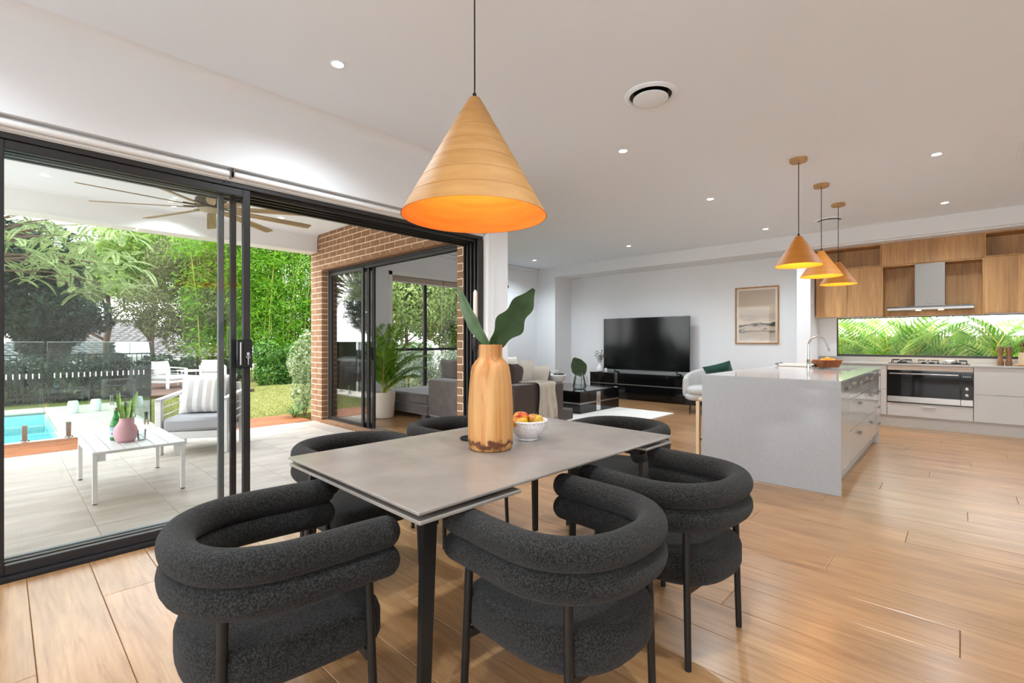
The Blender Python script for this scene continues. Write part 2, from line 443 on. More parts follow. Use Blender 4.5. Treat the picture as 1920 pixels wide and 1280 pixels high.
# white lining of the door opening
struct(MB().box(-.10, 3.52, 3.665, 3.69, 2.352, 2.43).box(3.475, 3.52, 3.60, 3.70, 0, 2.43, .003).box(3.56, 3.565, 3.594, 3.60, 0, 2.43).box(3.585, 3.59, 3.595, 3.60, 0, 2.43).build('trim_2', M['white']))
# cornice and lining bead on lounge window wall
struct(MB().box(3.78, 8.95, 7.46, 7.53, HC - .07, HC, .02).build('trim_3', M['wallpaint']))

# black sliding door
d1 = thing('door_1', None, None); struct(d1)
MB().box(-.10, 3.475, 3.665, 3.90, 2.318, 2.352, .003).box(-.10, 3.475, 3.70, 3.715, 2.29, 2.318).box(-.10, 3.475, 3.757, 3.772, 2.285, 2.318).box(-.10, 3.475, 3.815, 3.83, 2.28, 2.318).box(-.10, 3.475, 3.87, 3.90, 2.27, 2.318).build('head_frame', M['black'], d1)
MB().box(-.10, 3.475, 3.625, 3.90, -.01, .012).box(-.1, 3.475, 3.70, 3.706, .012, .026).box(-.1, 3.475, 3.76, 3.766, .012, .026).box(-.1, 3.475, 3.82, 3.826, .012, .026).build('sill_track', M['black'], d1)
jb = MB().box(3.45, 3.475, 3.66, 3.90, .012, 2.318, .003)
for yy in (3.662, 3.715, 3.772, 3.83, 3.886):
    jb.box(3.40, 3.45, yy, yy + .016, .012, 2.318, .002)
jb.build('jamb', M['black'], d1)
MB().box(-.10, -.06, 3.66, 3.90, .012, 2.318, .003).build('jamb', M['black'], d1)
def door_panel(parent, x0, x1, y, st=.047, t=.034, zt=2.315, zb=.014, br=.055, name='sliding_panel', m=None):
    p = MB()
    p.box(x0, x0 + st, y, y + t, zb, zt, .003).box(x1 - st, x1, y, y + t, zb, zt, .003)
    p.box(x0 + st, x1 - st, y, y + t, zt - .05, zt, .003).box(x0 + st, x1 - st, y, y + t, zb, zb + br, .003)
    o = p.build(name, m or M['black'], parent)
    MB().box(x0 + st, x1 - st, y + t / 2 - .003, y + t / 2 + .003, zb + br, zt - .05).build('pane', M['glass'], o)
    return o
pa = door_panel(d1, -.032, 1.212, 3.672)
door_panel(d1, -.06, 1.140, 3.730, .036)
door_panel(d1, -.06, 1.080, 3.788, .036, m=mat('grey_aluminium', lin(112, 120, 124), .35))
# lock plate, pull and key on the meeting stile
hd = MB().box(1.118, 1.218, 3.648, 3.674, 1.065, 1.262, .004).build('lock_plate', M['gloss_black'], d1)
MB().box(1.135, 1.147, 3.634, 3.650, 1.085, 1.245, .003).build('finger_pull', M['steel'], hd)
MB().box(1.160, 1.167, 3.640, 3.650, 1.08, 1.24, .002).build('inner_pull', M['blackmetal'], hd)
MB().cyl((1.186, 3.650, 1.165), (1.186, 3.636, 1.165), .010, n=16).build('lock_barrel', M['chrome'], hd, smooth=40)
MB().box(1.183, 1.189, 3.634, 3.637, 1.088, 1.150).tube([(1.186 + .012 * math.cos(a * .7), 3.6355, 1.142 + .012 * math.sin(a * .7)) for a in range(9)], .003, 6, closed=True).build('key', M['chrome'], hd)

# roller blinds above the door
for k, (xa, xb, lb) in enumerate(((-.08, 1.07, 'rolled white roller blind above the closed glass panel'), (1.09, 3.46, 'rolled white roller blind above the open half of the sliding door'))):
    t = thing('roller_blind', lb, 'blind', (0, 0, 0), group='roller blinds over the sliding door')
    MB().cyl((xa, 3.637, 2.392), (xb, 3.637, 2.392), .020, n=16).build('roll', M['white'], t, smooth=40)
    MB().box(xa, xb, 3.650, 3.658, 2.358, 2.376, .002).build('bottom_bar', M['white'], t)
    for xe in (xa, xb):
        MB().box(xe - .006 if xe == xb else xe, xe if xe == xb else xe + .006, 3.612, 3.664, 2.37, 2.432, .002).build('bracket', M['chrome'], t)

# ------------------------------------------------------------------ brick wall between patio and lounge (plane facing -X)
XB = 3.45
wb = struct(MB().box(XB + .003, XB + .11, 7.323, 7.692, -.05, 3.05).box(XB + .003, XB + .11, 3.90, 4.06, -.05, 3.05).box(XB + .003, XB + .11, 4.06, 7.32, 2.40, 3.05)
            .box(XB + .003, XB + .11, 3.70, 3.90, 2.36, 3.05).box(3.478, 3.56, 3.90 - .2, 3.90, -.05, 2.36).build('wall_brick', M['mortar']))
BL, BH, BJ = .23, .076, .0093
bk = {}
def brick(length, depth, loc, rot=0):
    key = (round(length, 2), round(depth, 2))
    if key not in bk:
        bk[key] = MB().box(0, depth, 0, key[0] if abs(length - key[0]) < .004 else length, 0, BH, .0035).build('brick', M['brick'], wb)
        o = bk[key]; o.location = loc; o.rotation_euler = (0, 0, rot)
    else:
        o = dupmesh(bk[key], wb, loc, (0, 0, rot))
    return o
nb = 0
course = 0
z = -.02
while z < 3.0:
    shift = 0 if course % 2 == 0 else (BL + BJ) / 2
    def run(ya, yb):
        global nb
        y = ya; 
        k0 = math.floor((ya - 7.32 - shift) / (BL + BJ))
        e = 7.32 + shift + k0 * (BL + BJ)
        while e < yb:
            a = max(e, ya); b_ = min(e + BL, yb)
            if b_ - a > .012:
                brick(b_ - a, .10, (XB, a, z)); nb += 1
            e += BL + BJ
    if z + BH < 2.405:
        run(7.32, 7.695)
        run(3.895, 4.06)
        # returns of the door reveal
        nb += 0
    else:
        run(3.72, 7.695)
    z += BH + BJ; course += 1
print('bricks', nb)
# brick on edge sill under the lounge door
for k in range(38):
    o = brick(.078, .14, (XB - .03, 4.07 + k * .0855, -.055))
# end caps of the wall build-up inside the reveal and lounge lining
struct(MB().box(3.56, 3.78, 3.92, 4.06, 0, HC).box(3.56, 3.78, 7.32, 7.53, 0, HC).box(3.56, 3.78, 4.06, 7.32, 2.40, HC).build('wall_lounge_left', M['wallpaint']))

# lounge sliding door, stacked at its far end
d2 = struct(thing('door_2', None, None))
MB().box(3.555, 3.70, 4.06, 7.32, 2.335, 2.40, .003).box(3.575, 3.59, 4.06, 7.32, 2.30, 2.335).box(3.635, 3.65, 4.06, 7.32, 2.30, 2.335).build('head_frame', M['black'], d2)
MB().box(3.555, 3.70, 7.275, 7.32, 0, 2.335, .003).build('jamb', M['black'], d2)
MB().box(3.555, 3.70, 4.06, 4.10, 0, 2.335, .003).build('jamb', M['black'], d2)
MB().box(3.54, 3.72, 4.06, 7.32, -.03, .012).build('sill_track', M['steel'], d2)
def door_panel_y(parent, y0, y1, x, st=.05, t=.034, zt=2.325, zb=.014):
    p = MB().box(x, x + t, y0, y0 + st, zb, zt, .003).box(x, x + t, y1 - st, y1, zb, zt, .003)
    p.box(x, x + t, y0 + st, y1 - st, zt - .05, zt, .003).box(x, x + t, y0 + st, y1 - st, zb, zb + .06, .003)
    o = p.build('sliding_panel', M['black'], parent)
    MB().box(x + t / 2 - .003, x + t / 2 + .003, y0 + st, y1 - st, zb + .06, zt - .05).build('pane', M['glass'], o)
    return o
door_panel_y(d2, 6.26, 7.275, 3.56)
door_panel_y(d2, 6.18, 7.275, 3.605)
p3 = door_panel_y(d2, 6.12, 7.275, 3.65)
MB().box(3.64, 3.652, 6.125, 6.165, .98, 1.16, .003).box(3.632, 3.64, 6.135, 6.155, 1.0, 1.14, .002).build('pull_handle', M['gloss_black'], p3)

# ------------------------------------------------------------------ lounge window wall (far)
WX0, WX1, WZ0, WZ1 = 4.86, 7.86, .30, 2.46
struct(MB().box(3.56, WX0, 7.53, 7.70, 0, HC).box(WX1, 9.0, 7.53, 7.70, 0, HC).box(WX0, WX1, 7.53, 7.70, WZ1, HC).box(WX0, WX1, 7.53, 7.70, 0, WZ0).build('wall_far', M['wallpaint']))
struct(MB().box(WX0 - .07, WX0, 7.515, 7.53, WZ0, WZ1 + .07).box(WX1, WX1 + .07, 7.515, 7.53, WZ0, WZ1 + .07).box(WX0 - .07, WX1 + .07, 7.515, 7.53, WZ1, WZ1 + .07, .003).build('trim_4', M['white']))
w1 = struct(thing('window_1', None, None))
fr = MB().box(WX0, WX1, 7.60, 7.65, WZ0, WZ0 + .05, .003).box(WX0, WX1, 7.60, 7.65, WZ1 - .05, WZ1, .003).box(WX0, WX0 + .04, 7.60, 7.65, WZ0, WZ1, .003).box(WX1 - .04, WX1, 7.60, 7.65, WZ0, WZ1, .003)
fo = fr.build('frame', M['black'], w1)
mx_ = [WX0 + .04, 5.66, 6.66, WX1 - .04]
for xm in mx_[1:3]: MB().box(xm - .033, xm + .033, 7.595, 7.65, WZ0 + .05, WZ1 - .05, .003).build('mullion', M['black'], w1)
MB().box(WX0 + .04, WX1 - .04, 7.60, 7.645, 1.075, 1.125, .003).build('transom', M['black'], w1)
for a in range(3):
    for (za, zb) in ((WZ0 + .05, 1.075), (1.125, WZ1 - .05)):
        MB().box(mx_[a] + (.033 if a else 0), mx_[a + 1] - (.033 if a < 2 else 0), 7.622, 7.627, za, zb).build('pane', M['glass'], w1)
for k, (xa, xb, lb) in enumerate(((WX0 + .01, 6.05, 'beige blind cassette rolled up over the left part of the lounge window'), (6.07, WX1 - .01, 'beige blind cassette rolled up over the right part of the lounge window'))):
    t = thing('window_blind', lb, 'blind', group='lounge window blinds')
    MB().box(xa, xb, 7.54, 7.60, 2.365, 2.455, .01).build('cassette', mat('blind_beige%d' % k, lin(186, 168, 152), .8), t)
    MB().box(xa + .01, xb - .01, 7.57, 7.578, 2.345, 2.366).build('blind_hem', M['white'], t)
    MB().tube([(xb - .03, 7.545, 2.37), (xb - .03, 7.545, 1.5)], .003, 6).build('chain', M['white'], t)

# ------------------------------------------------------------------ TV / kitchen wall
XN = 8.95
struct(MB().box(XN, 9.75, -2.9, 7.53, 2.77, HC).box(XN, 9.75, 6.98, 7.70, 0, 2.77).box(XN, 9.75, 1.765, 1.96, 0, 2.77).build('wall_bulkhead', M['wallpaint']))
struct(MB().box(9.60, 9.75, 1.96, 6.98, 0, 2.77).build('wall_television', M['wallpaint']))
KZ0, KZ1 = 1.005, 1.635
struct(MB().box(9.58, 9.75, 1.51, 1.765, 0, 2.77).box(9.58, 9.75, -2.9, 1.51, KZ1, 2.77).box(9.58, 9.75, -2.9, 1.51, 0, KZ0).build('wall_kitchen', M['white']))
struct(MB().box(9.59, 9.60, 1.96, 6.98, 0, .09, .003).build('baseboard_television', M['white']))
struct(MB().box(8.93, 8.95, 6.98, 7.53, 0, .09, .003).box(3.9, 8.93, 7.515, 7.53, 0, .09, .003).build('baseboard_lounge', M['white']))
w2 = struct(thing('window_2', None, None))
MB().box(9.60, 9.66, -2.9, 1.51, KZ0, KZ0 + .035, .002).box(9.60, 9.66, 1.495, 1.51, KZ0, KZ1).box(9.62, 9.66, -2.9, 1.51, KZ1 - .012, KZ1).build('frame', M['black'], w2)
MB().box(9.63, 9.636, -2.9, 1.495, KZ0 + .035, KZ1 - .012).build('pane', glassmat('low_reflect_glass', (.985, .99, .985, 1), .15), w2)
struct(MB().box(-3.0, 9.75, -3.2, -3.0, 0, HC).build('wall_right', M['wallpaint']))
# unseen back wall; its full-width glazing is invented to let daylight in
struct(MB().box(-3.2, -3.0, -3.2, -2.9, 0, HC).box(-3.2, -3.0, 3.4, 3.92, 0, HC).box(-3.2, -3.0, -2.9, 3.4, -.2, .04).box(-3.2, -3.0, -2.9, 3.4, 2.86, HC).build('wall_back', M['wallpaint']))
struct(MB().box(-16, -3.2, -14, 3.9, -.25, -.08).build('floor_bounce', mat('bounce_pale', lin(214, 212, 208), .8)))  # unseen pale ground, added to bounce daylight up to the ceiling
w3 = struct(thing('window_fill', None, None))
MB().box(-3.12, -3.07, -2.9, 3.4, .04, .09).box(-3.12, -3.07, -2.9, 3.4, 2.81, 2.86).box(-3.12, -3.07, -2.9, -2.85, .09, 2.81).box(-3.12, -3.07, 3.35, 3.4, .09, 2.81).build('frame', M['black'], w3)
for yy in (-.80, 1.3): MB().box(-3.12, -3.07, yy - .03, yy + .03, .09, 2.81).build('mullion', M['black'], w3)
for (a, b_) in ((-2.85, -.83), (-.77, 1.27), (1.33, 3.35)): MB().box(-3.098, -3.093, a, b_, .09, 2.81).build('pane', M['glass'], w3)

# ------------------------------------------------------------------ patio, deck strip, pool, lawn
GZ = -.012
pt = struct(MB().box(-1.6, 3.44, 3.905, 7.55, -.3, GZ - .003).build('floor_patio', M['grout']))
TS = .45; tl = None
for i in range(-4, 7):
    for j in range(-1, 9):
        x0 = .452 + (i - 1) * TS; y0 = 4.325 + (j - 1) * TS
        x1 = min(x0 + TS, 3.435); y1 = min(y0 + TS, 7.55)
        ya = max(y0, 3.91)
        if x1 - x0 < .03 or y1 - ya < .03: continue
        if y1 - y0 > TS - .001 and x1 - x0 > TS - .001 and ya == y0:
            if tl is None:
                tl = MB().box(.0012, TS - .0012, .0012, TS - .0012, -.003, 0, .001).build('tile', M['tile'], pt, loc=(x0, y0, GZ))
            else: dupmesh(tl, pt, (x0, y0, GZ))
        else:
            MB().box(.002, x1 - x0 - .002, .002 + ya - y0, y1 - y0 - .002, -.003, 0, .001).build('tile', M['tile'], pt, loc=(x0, y0, GZ))
ds = struct(MB().box(-3, 3.44, 7.56, 8.50, -.3, -.09).build('deck_strip', M['soil']))
for k in range(7):
    y0 = 7.562 + k * .134
    MB().box(-3, 3.42, y0, y0 + .124, -.075, GZ + .002, .004).build('deck_board', M['decking'], ds)
# timber face of the pool edge and paving
pv = struct(MB().box(.56, 1.62, 8.505, 12.8, -.3, GZ - .012).box(-3, .56, 12.06, 12.8, -.3, GZ - .012).box(-3, .56, 8.505, 8.62, -.3, GZ - .012).build('pool_paving', M['grout']))
pvt = None
for i in range(2):
    for j in range(9):
        MB().box(.562 + i * .53, .562 + (i + 1) * .53 - .004, 8.507 + j * .477, 8.507 + (j + 1) * .477 - .004, GZ - .012, GZ, .002).build('paver', M['paver'], pv)
for i in range(7):
    MB().box(.555 - (i + 1) * .5, .555 - i * .5 - .004, 12.04, 12.8, GZ - .03, GZ, .004).build('coping', M['paver'], pv)
    MB().box(.555 - (i + 1) * .5, .555 - i * .5 - .004, 8.507, 8.64, GZ - .03, GZ, .004).build('coping', M['paver'], pv)
po = struct(MB().box(-3, .56, 8.62, 12.06, -1.4, -1.3).box(.54, .56, 8.62, 12.06, -1.3, -.06).box(-3, .54, 12.04, 12.06, -1.3, -.06).box(-3, .54, 8.62, 8.64, -1.3, -.06).build('pool_shell', M['pooltile']))
wat = MB().box(-3, .54, 8.64, 12.04, -.30, -.14).build('pool_water', M['water']); tag(wat, 'turquoise water filling the swimming pool behind the glass fence', 'water', kind='stuff')
# lawn and the wider ground
struct(MB().box(-40, 60, 13.0, 80, -.9, -.75).box(9.75, 60, -40, 13, -.6, -.25).box(-40, -3, -40, 13, -.6, -.25).box(-40, 60, -40, -3.2, -.6, -.25).box(3.44, 9.75, 7.7, 13.0, -.6, -.15).build('ground', mat('ground_soil', lin(158, 152, 138), 1)))
struct(MB().box(1.63, 9.7, 8.50, 14.6, -.3, GZ - .01).box(-3, 1.63, 12.81, 14.6, -.3, GZ - .02).box(-12, 14, 14.6, 24, -.3, GZ - .06).build('lawn_base', M['lawn']))
# ================================================================== dining table
tb = thing('dining_table', 'rectangular extending dining table with grey stone top and black steel legs', 'table', (.834, 1.153, 0), R(-1.2))
TL, TW, TZ = 1.611, .976, .75
MB().box(0, TL, 0, TW, TZ - .011, TZ, .0025).build('table_top', M['ceramic'], tb)
MB().box(.004, .44, .0, TW, TZ - .040, TZ - .028, .0025).build('extension_leaf', M['ceramic'], tb)
MB().box(TL - .27, TL - .004, .0, TW, TZ - .040, TZ - .028, .0025).build('extension_leaf', M['ceramic'], tb)
MB().box(.15, TL - .15, .26, .30, TZ - .075, TZ - .041, .003).box(.15, TL - .15, TW - .30, TW - .26, TZ - .075, TZ - .041, .003).box(.10, .15, .10, TW - .10, TZ - .10, TZ - .041, .003).box(TL - .15, TL - .10, .10, TW - .10, TZ - .10, TZ - .041, .003).box(.30, TL - .30, .30, TW - .30, TZ - .06, TZ - .012).build('underframe', M['blackmetal'], tb)
for (lx, ly, dx, dy) in ((.09, .075, -.05, -.035), (TL - .09, .075, .05, -.035), (.09, TW - .075, -.05, .035), (TL - .09, TW - .075, .05, .035)):
    lg = MB()
    a, w = .026, .016
    vs = []
    for (zz, k) in ((TZ - .041, 0), (0, 1)):
        x, y = lx + dx * k, ly + dy * k; q = a * (1 - .35 * k)
        vs += [(x - q, y - w * .7, zz), (x + q, y - w * .7, zz), (x + q, y + w * .7, zz), (x - q, y + w * .7, zz)]
    lg.add(vs, [(3, 2, 1, 0)[::-1], (4, 5, 6, 7)[::-1], (0, 4, 5, 1), (1, 5, 6, 2), (2, 6, 7, 3), (3, 7, 4, 0)])
    lg.build('leg', M['blackmetal'], tb)

# ================================================================== dining chairs
def make_chair():
    t = thing('dining_chair', 'charcoal chair', 'chair', group='charcoal dining chairs around the table')
    hw, fy, cy, by, r = .272, .228, -.015, -.280, .049
    def upath(f=1.0):
        p = [(hw, fy, 0), (hw, fy - .08, 0), (hw * 1.01, fy - .16, 0)]
        for k in range(0, 25):
            a = math.pi * k / 24
            x = math.cos(a); y = math.sin(a)
            e = .86
            p.append((hw * 1.01 * math.copysign(abs(x) ** e, x), cy - (cy - by) * abs(y) ** e, 0))
        p += [(-hw * 1.01, fy - .16, 0), (-hw, fy - .08, 0), (-hw, fy, 0)]
        return p
    for nm, zc in (('upper_roll', .657), ('lower_roll', .569)):
        MB().tube([(x, y, zc) for x, y, _ in upath()], r, 20, round_end=True).build(nm, M['boucle'], t, smooth=60)
    # seat: D-shaped cushion
    st = MB(); pts = []
    n = 40
    for k in range(n):
        a = 2 * math.pi * k / n
        x = math.cos(a); y = math.sin(a)
        ex = .30 if y > 0 else .80
        px = .262 * math.copysign(abs(x) ** (ex if y > 0 else .75), x); py = (.25 if y > 0 else .285) * math.copysign(abs(y) ** (ex if y > 0 else .85), y)
        pts.append((px, py))
    rings = [(.90, .306), (.97, .312), (1.0, .334), (1.0, .396), (.975, .416), (.92, .426), (.7, .431), (.35, .433)]
    vs = []
    for s_, z_ in rings: vs += [(x * s_, y * s_, z_) for x, y in pts]
    fs = [(i * n + k, i * n + (k + 1) % n, (i + 1) * n + (k + 1) % n, (i + 1) * n + k) for i in range(len(rings) - 1) for k in range(n)]
    fs.append(tuple(range(n - 1, -1, -1))); fs.append(tuple((len(rings) - 1) * n + k for k in range(n)))
    st.add(vs, fs).build('seat', M['boucle'], t, smooth=60)
    for (xa, ya, xb, yb) in ((.262, .175, .275, .195), (-.262, .175, -.275, .195), (.208, -.200, .216, -.214), (-.208, -.200, -.216, -.214)):
        MB().cyl((xa, ya, .56), (xb, yb, 0), .0145, .0125, n=12).build('leg', M['blackmetal'], t, smooth=40)
    MB().box(-.262, .262, .170, .184, .276, .307, .002).build('rail', M['blackmetal'], t)
    MB().box(-.208, .208, -.207, -.193, .276, .307, .002).build('rail', M['blackmetal'], t)
    return t
ch = make_chair()
CH = [((.622, 1.602), -96, 'charcoal tub dining chair at the short end of the table nearest the glass door'),
      ((1.305, .985), -4, 'charcoal tub dining chair in the centre foreground, beside the near table corner'),
      ((2.025, .945), -6, 'charcoal tub dining chair on the long side nearest the kitchen island'),
      ((1.34, 2.41), 180, 'charcoal tub dining chair on the patio side, behind the near-left table corner'),
      ((2.11, 2.47), 180, 'charcoal tub dining chair on the patio side, behind the wooden vase'),
      ((2.84, 1.68), 90, 'charcoal tub dining chair at the far short end of the table')]
for k, ((x, y), a, lb) in enumerate(CH):
    if k == 0:
        ch.location = (x, y, 0); ch.rotation_euler = (0, 0, R(a)); ch['label'] = lb
    else: dup(ch, (x, y, 0), R(a), lb)

# ================================================================== things on the table
def leafblade(m, base, tip, width, normal, wave=.0, n=12, fold=.25, curl=.0):
    """one broad leaf from base to tip"""
    B = Vector(base); T = Vector(tip); d = (T - B); L = d.length; d.normalize(); nn = Vector(normal); s = d.cross(nn).normalized(); nn = s.cross(d).normalized()
    vs = []; fs = []
    for i in range(n + 1):
        u = i / n
        w = width * (math.sin(math.pi * min(1, u * .92 + .06)) ** .75) * (1 - .25 * u) + .002
        c = B + d * (L * u) + nn * (curl * math.sin(u * math.pi))
        for j in range(-3, 4):
            q = j / 3
            ww = w * (1 + wave * math.sin(u * 17 + (1 if j > 0 else 2)) * abs(q))
            vs.append(c + s * (ww * q) + nn * (fold * w * abs(q) + wave * w * .5 * math.sin(u * 15 + q * 2) * abs(q)))
    for i in range(n):
        for j in range(6):
            a = i * 7 + j; fs.append((a, a + 1, a + 8, a + 7))
    return m.add(vs, fs)
va = thing('wooden_vase', 'tall carved timber vase with a burnt base holding two large leaves', 'vase', (1.571, 1.607, .75))
vm = wood('mango_wood', lin(204, 156, 100), lin(190, 134, 74), lin(164, 104, 52), 'Z', .8, .55)
# burnt band near the foot (a mark of its own shape)
n = vm.node_tree.nodes; l = vm.node_tree.links; bs = n['Principled BSDF']
src = bs.inputs['Base Color'].links[0].from_socket
tcn = n.new('ShaderNodeTexCoord'); sp = n.new('ShaderNodeSeparateXYZ'); l.new(tcn.outputs['Object'], sp.inputs[0])
nz = n.new('ShaderNodeTexNoise'); nz.inputs['Scale'].default_value = 28; nz.inputs['Detail'].default_value = 5; l.new(tcn.outputs['Object'], nz.inputs['Vector'])
ma = n.new('ShaderNodeMath'); ma.operation = 'MULTIPLY_ADD'; ma.inputs[1].default_value = -.11; l.new(nz.outputs['Fac'], ma.inputs[0]); l.new(sp.outputs['Z'], ma.inputs[2])
ab = n.new('ShaderNodeMath'); ab.operation = 'ADD'; ab.inputs[1].default_value = .022; l.new(ma.outputs[0], ab.inputs[0])
ab2 = n.new('ShaderNodeMath'); ab2.operation = 'ABSOLUTE'; l.new(ab.outputs[0], ab2.inputs[0])
rr = n.new('ShaderNodeValToRGB'); rr.color_ramp.elements[0].position = .006; rr.color_ramp.elements[1].position = .020; l.new(ab2.outputs[0], rr.inputs[0])
mxn = n.new('ShaderNodeMix'); mxn.data_type = 'RGBA'; l.new(rr.outputs[0], mxn.inputs['Factor']); mxn.inputs['A'].default_value = lin(92, 48, 22); l.new(src, mxn.inputs['B'])
l.new(mxn.outputs['Result'], bs.inputs['Base Color'])
MB().lathe([(.090, 0), (.100, .006), (.105, .025), (.106, .10), (.105, .20), (.100, .29), (.094, .345), (.087, .385), (.072, .408), (.058, .422), (.0545, .432), (.0550, .47), (.0545, .486), (.045, .486), (.045, .42), (.05, .40), (.05, .30), (0, .29)], 40).build('vase_body', vm, va, smooth=50)
lf = MB(); fdir = Vector((math.cos(TH), math.sin(TH), 0)); rdir = Vector((math.sin(TH), -math.cos(TH), 0))
def rel(r, f, z): v = rdir * r + fdir * f; return (v.x, v.y, z)
leafblade(lf, rel(.012, 0, .475), rel(.205, .02, .748), .072, rel(.40, -.9, -.1), .16, 26, .12, .0)
lf.build('leaf', M['darkgreen'], va, smooth=50)
lf = MB(); leafblade(lf, rel(-.005, 0, .475), rel(-.155, .03, .765), .045, rel(-.75, -.55, .2), .08, 18, .3, .015)
lf.build('leaf', mat('leaf_pale', lin(92, 116, 84), .4, noise=(lin(70, 96, 60), 14, 3, (1, 1, 1), .35, .65)), va, smooth=50)
MB().tube([rel(.0, 0, .30), rel(.008, 0, .47), rel(.014, 0, .49)], .004, 6).tube([rel(-.002, 0, .30), rel(-.004, 0, .47), rel(-.008, 0, .49)], .004, 6).build('stem', mat('green_stem', lin(90, 110, 56), .5), va)

bw = thing('fruit_bowl', 'white speckled ceramic bowl on the dining table', 'bowl', (1.842, 1.612, .75))
MB().lathe([(.045, 0), (.05, .002), (.05, .012), (.062, .022), (.085, .048), (.096, .075), (.097, .088), (.102, .098), (.099, .104), (.094, .100), (.088, .075), (.07, .04), (.04, .022), (0, .02)], 40).build('bowl_body', mat('speckled_ceramic', lin(232, 228, 226), .55, noise=(lin(200, 194, 192), 90, 4, (1, 1, 1), .45, .7), bump=(120, .3, .003)), bw, smooth=50)
def fruitmat(nm, a, b_): return mat(nm, a, .3, noise=(b_, 14, 3, (1, 1, 1), .42, .60), coat=.3)
fm = [fruitmat('mango_red', lin(226, 176, 44), lin(190, 58, 36)), fruitmat('mango_yellow', lin(212, 168, 36), lin(196, 120, 30)), fruitmat('apple_gold', lin(206, 172, 48), lin(170, 118, 36)), fruitmat('fruit_back', lin(214, 180, 60), lin(190, 100, 40))]
for k, (p, s_, a, lb) in enumerate((((-.035, .015, .108), (.040, .037, .036), 0, 'red and yellow mango on top of the fruit bowl'), ((-.045, -.040, .092), (.050, .034, .030), 30, 'long yellow mango lying at the front of the fruit bowl'), ((.042, -.020, .100), (.036, .036, .033), 0, 'round golden apple at the right of the fruit bowl'), ((.03, .045, .094), (.036, .034, .033), 10, 'golden fruit at the back of the fruit bowl'))):
    pw = rel(p[0], p[1], p[2])
    f = thing('fruit', lb, 'fruit', (1.842 + pw[0], 1.612 + pw[1], .75 + pw[2]), R(a) + TH - R(90), 'fruit in the white bowl')
    ff = MB()
    nu, nv = 20, 14; vs = []
    for j in range(nv + 1):
        ph = -math.pi / 2 + math.pi * j / nv
        for i in range(nu):
            th = 2 * math.pi * i / nu
            dimp = 1 - .25 * max(0, math.sin(ph) - .75) * 2
            vs.append((s_[0] * math.cos(ph) * math.cos(th) * (1 + .08 * math.sin(ph)), s_[1] * math.cos(ph) * math.sin(th) * (1 + .08 * math.sin(ph)), s_[2] * math.sin(ph) * dimp))
    ff.add(vs, [(j * nu + i, j * nu + (i + 1) % nu, (j + 1) * nu + (i + 1) % nu, (j + 1) * nu + i) for j in range(nv) for i in range(nu)])
    ff.build('flesh', fm[k], f, smooth=80)
    MB().tube([(0, 0, s_[2] * .8), (.002, .001, s_[2] * 1.02), (.004, 0, s_[2] * 1.15)], .002, 6).build('stalk', M['foliage_stem'], f)

cd = thing('candle_holder', 'black iron candlestick with a dish foot and white taper behind the vase', 'candle holder', (1.640, 1.830, .75))
MB().lathe([(.0, 0), (.046, 0), (.050, .004), (.050, .012), (.046, .012), (.042, .006), (0, .006)], 32).build('dish', M['blackmetal'], cd, smooth=50)
c0 = rel(.028, .01, 0)
MB().lathe([(.018, .005), (.008, .012), (.007, .02), (.007, .44), (.012, .455), (.0175, .475), (.0175, .525), (.014, .525), (.014, .495), (0, .495)], 20, c=(c0[0], c0[1], 0)).build('stem', M['blackmetal'], cd, smooth=50)
MB().lathe([(.0115, .497), (.0105, .72), (.0095, .755), (.002, .765), (0, .765)], 16, c=(c0[0], c0[1], 0)).build('candle', M['candle'], cd, smooth=50)

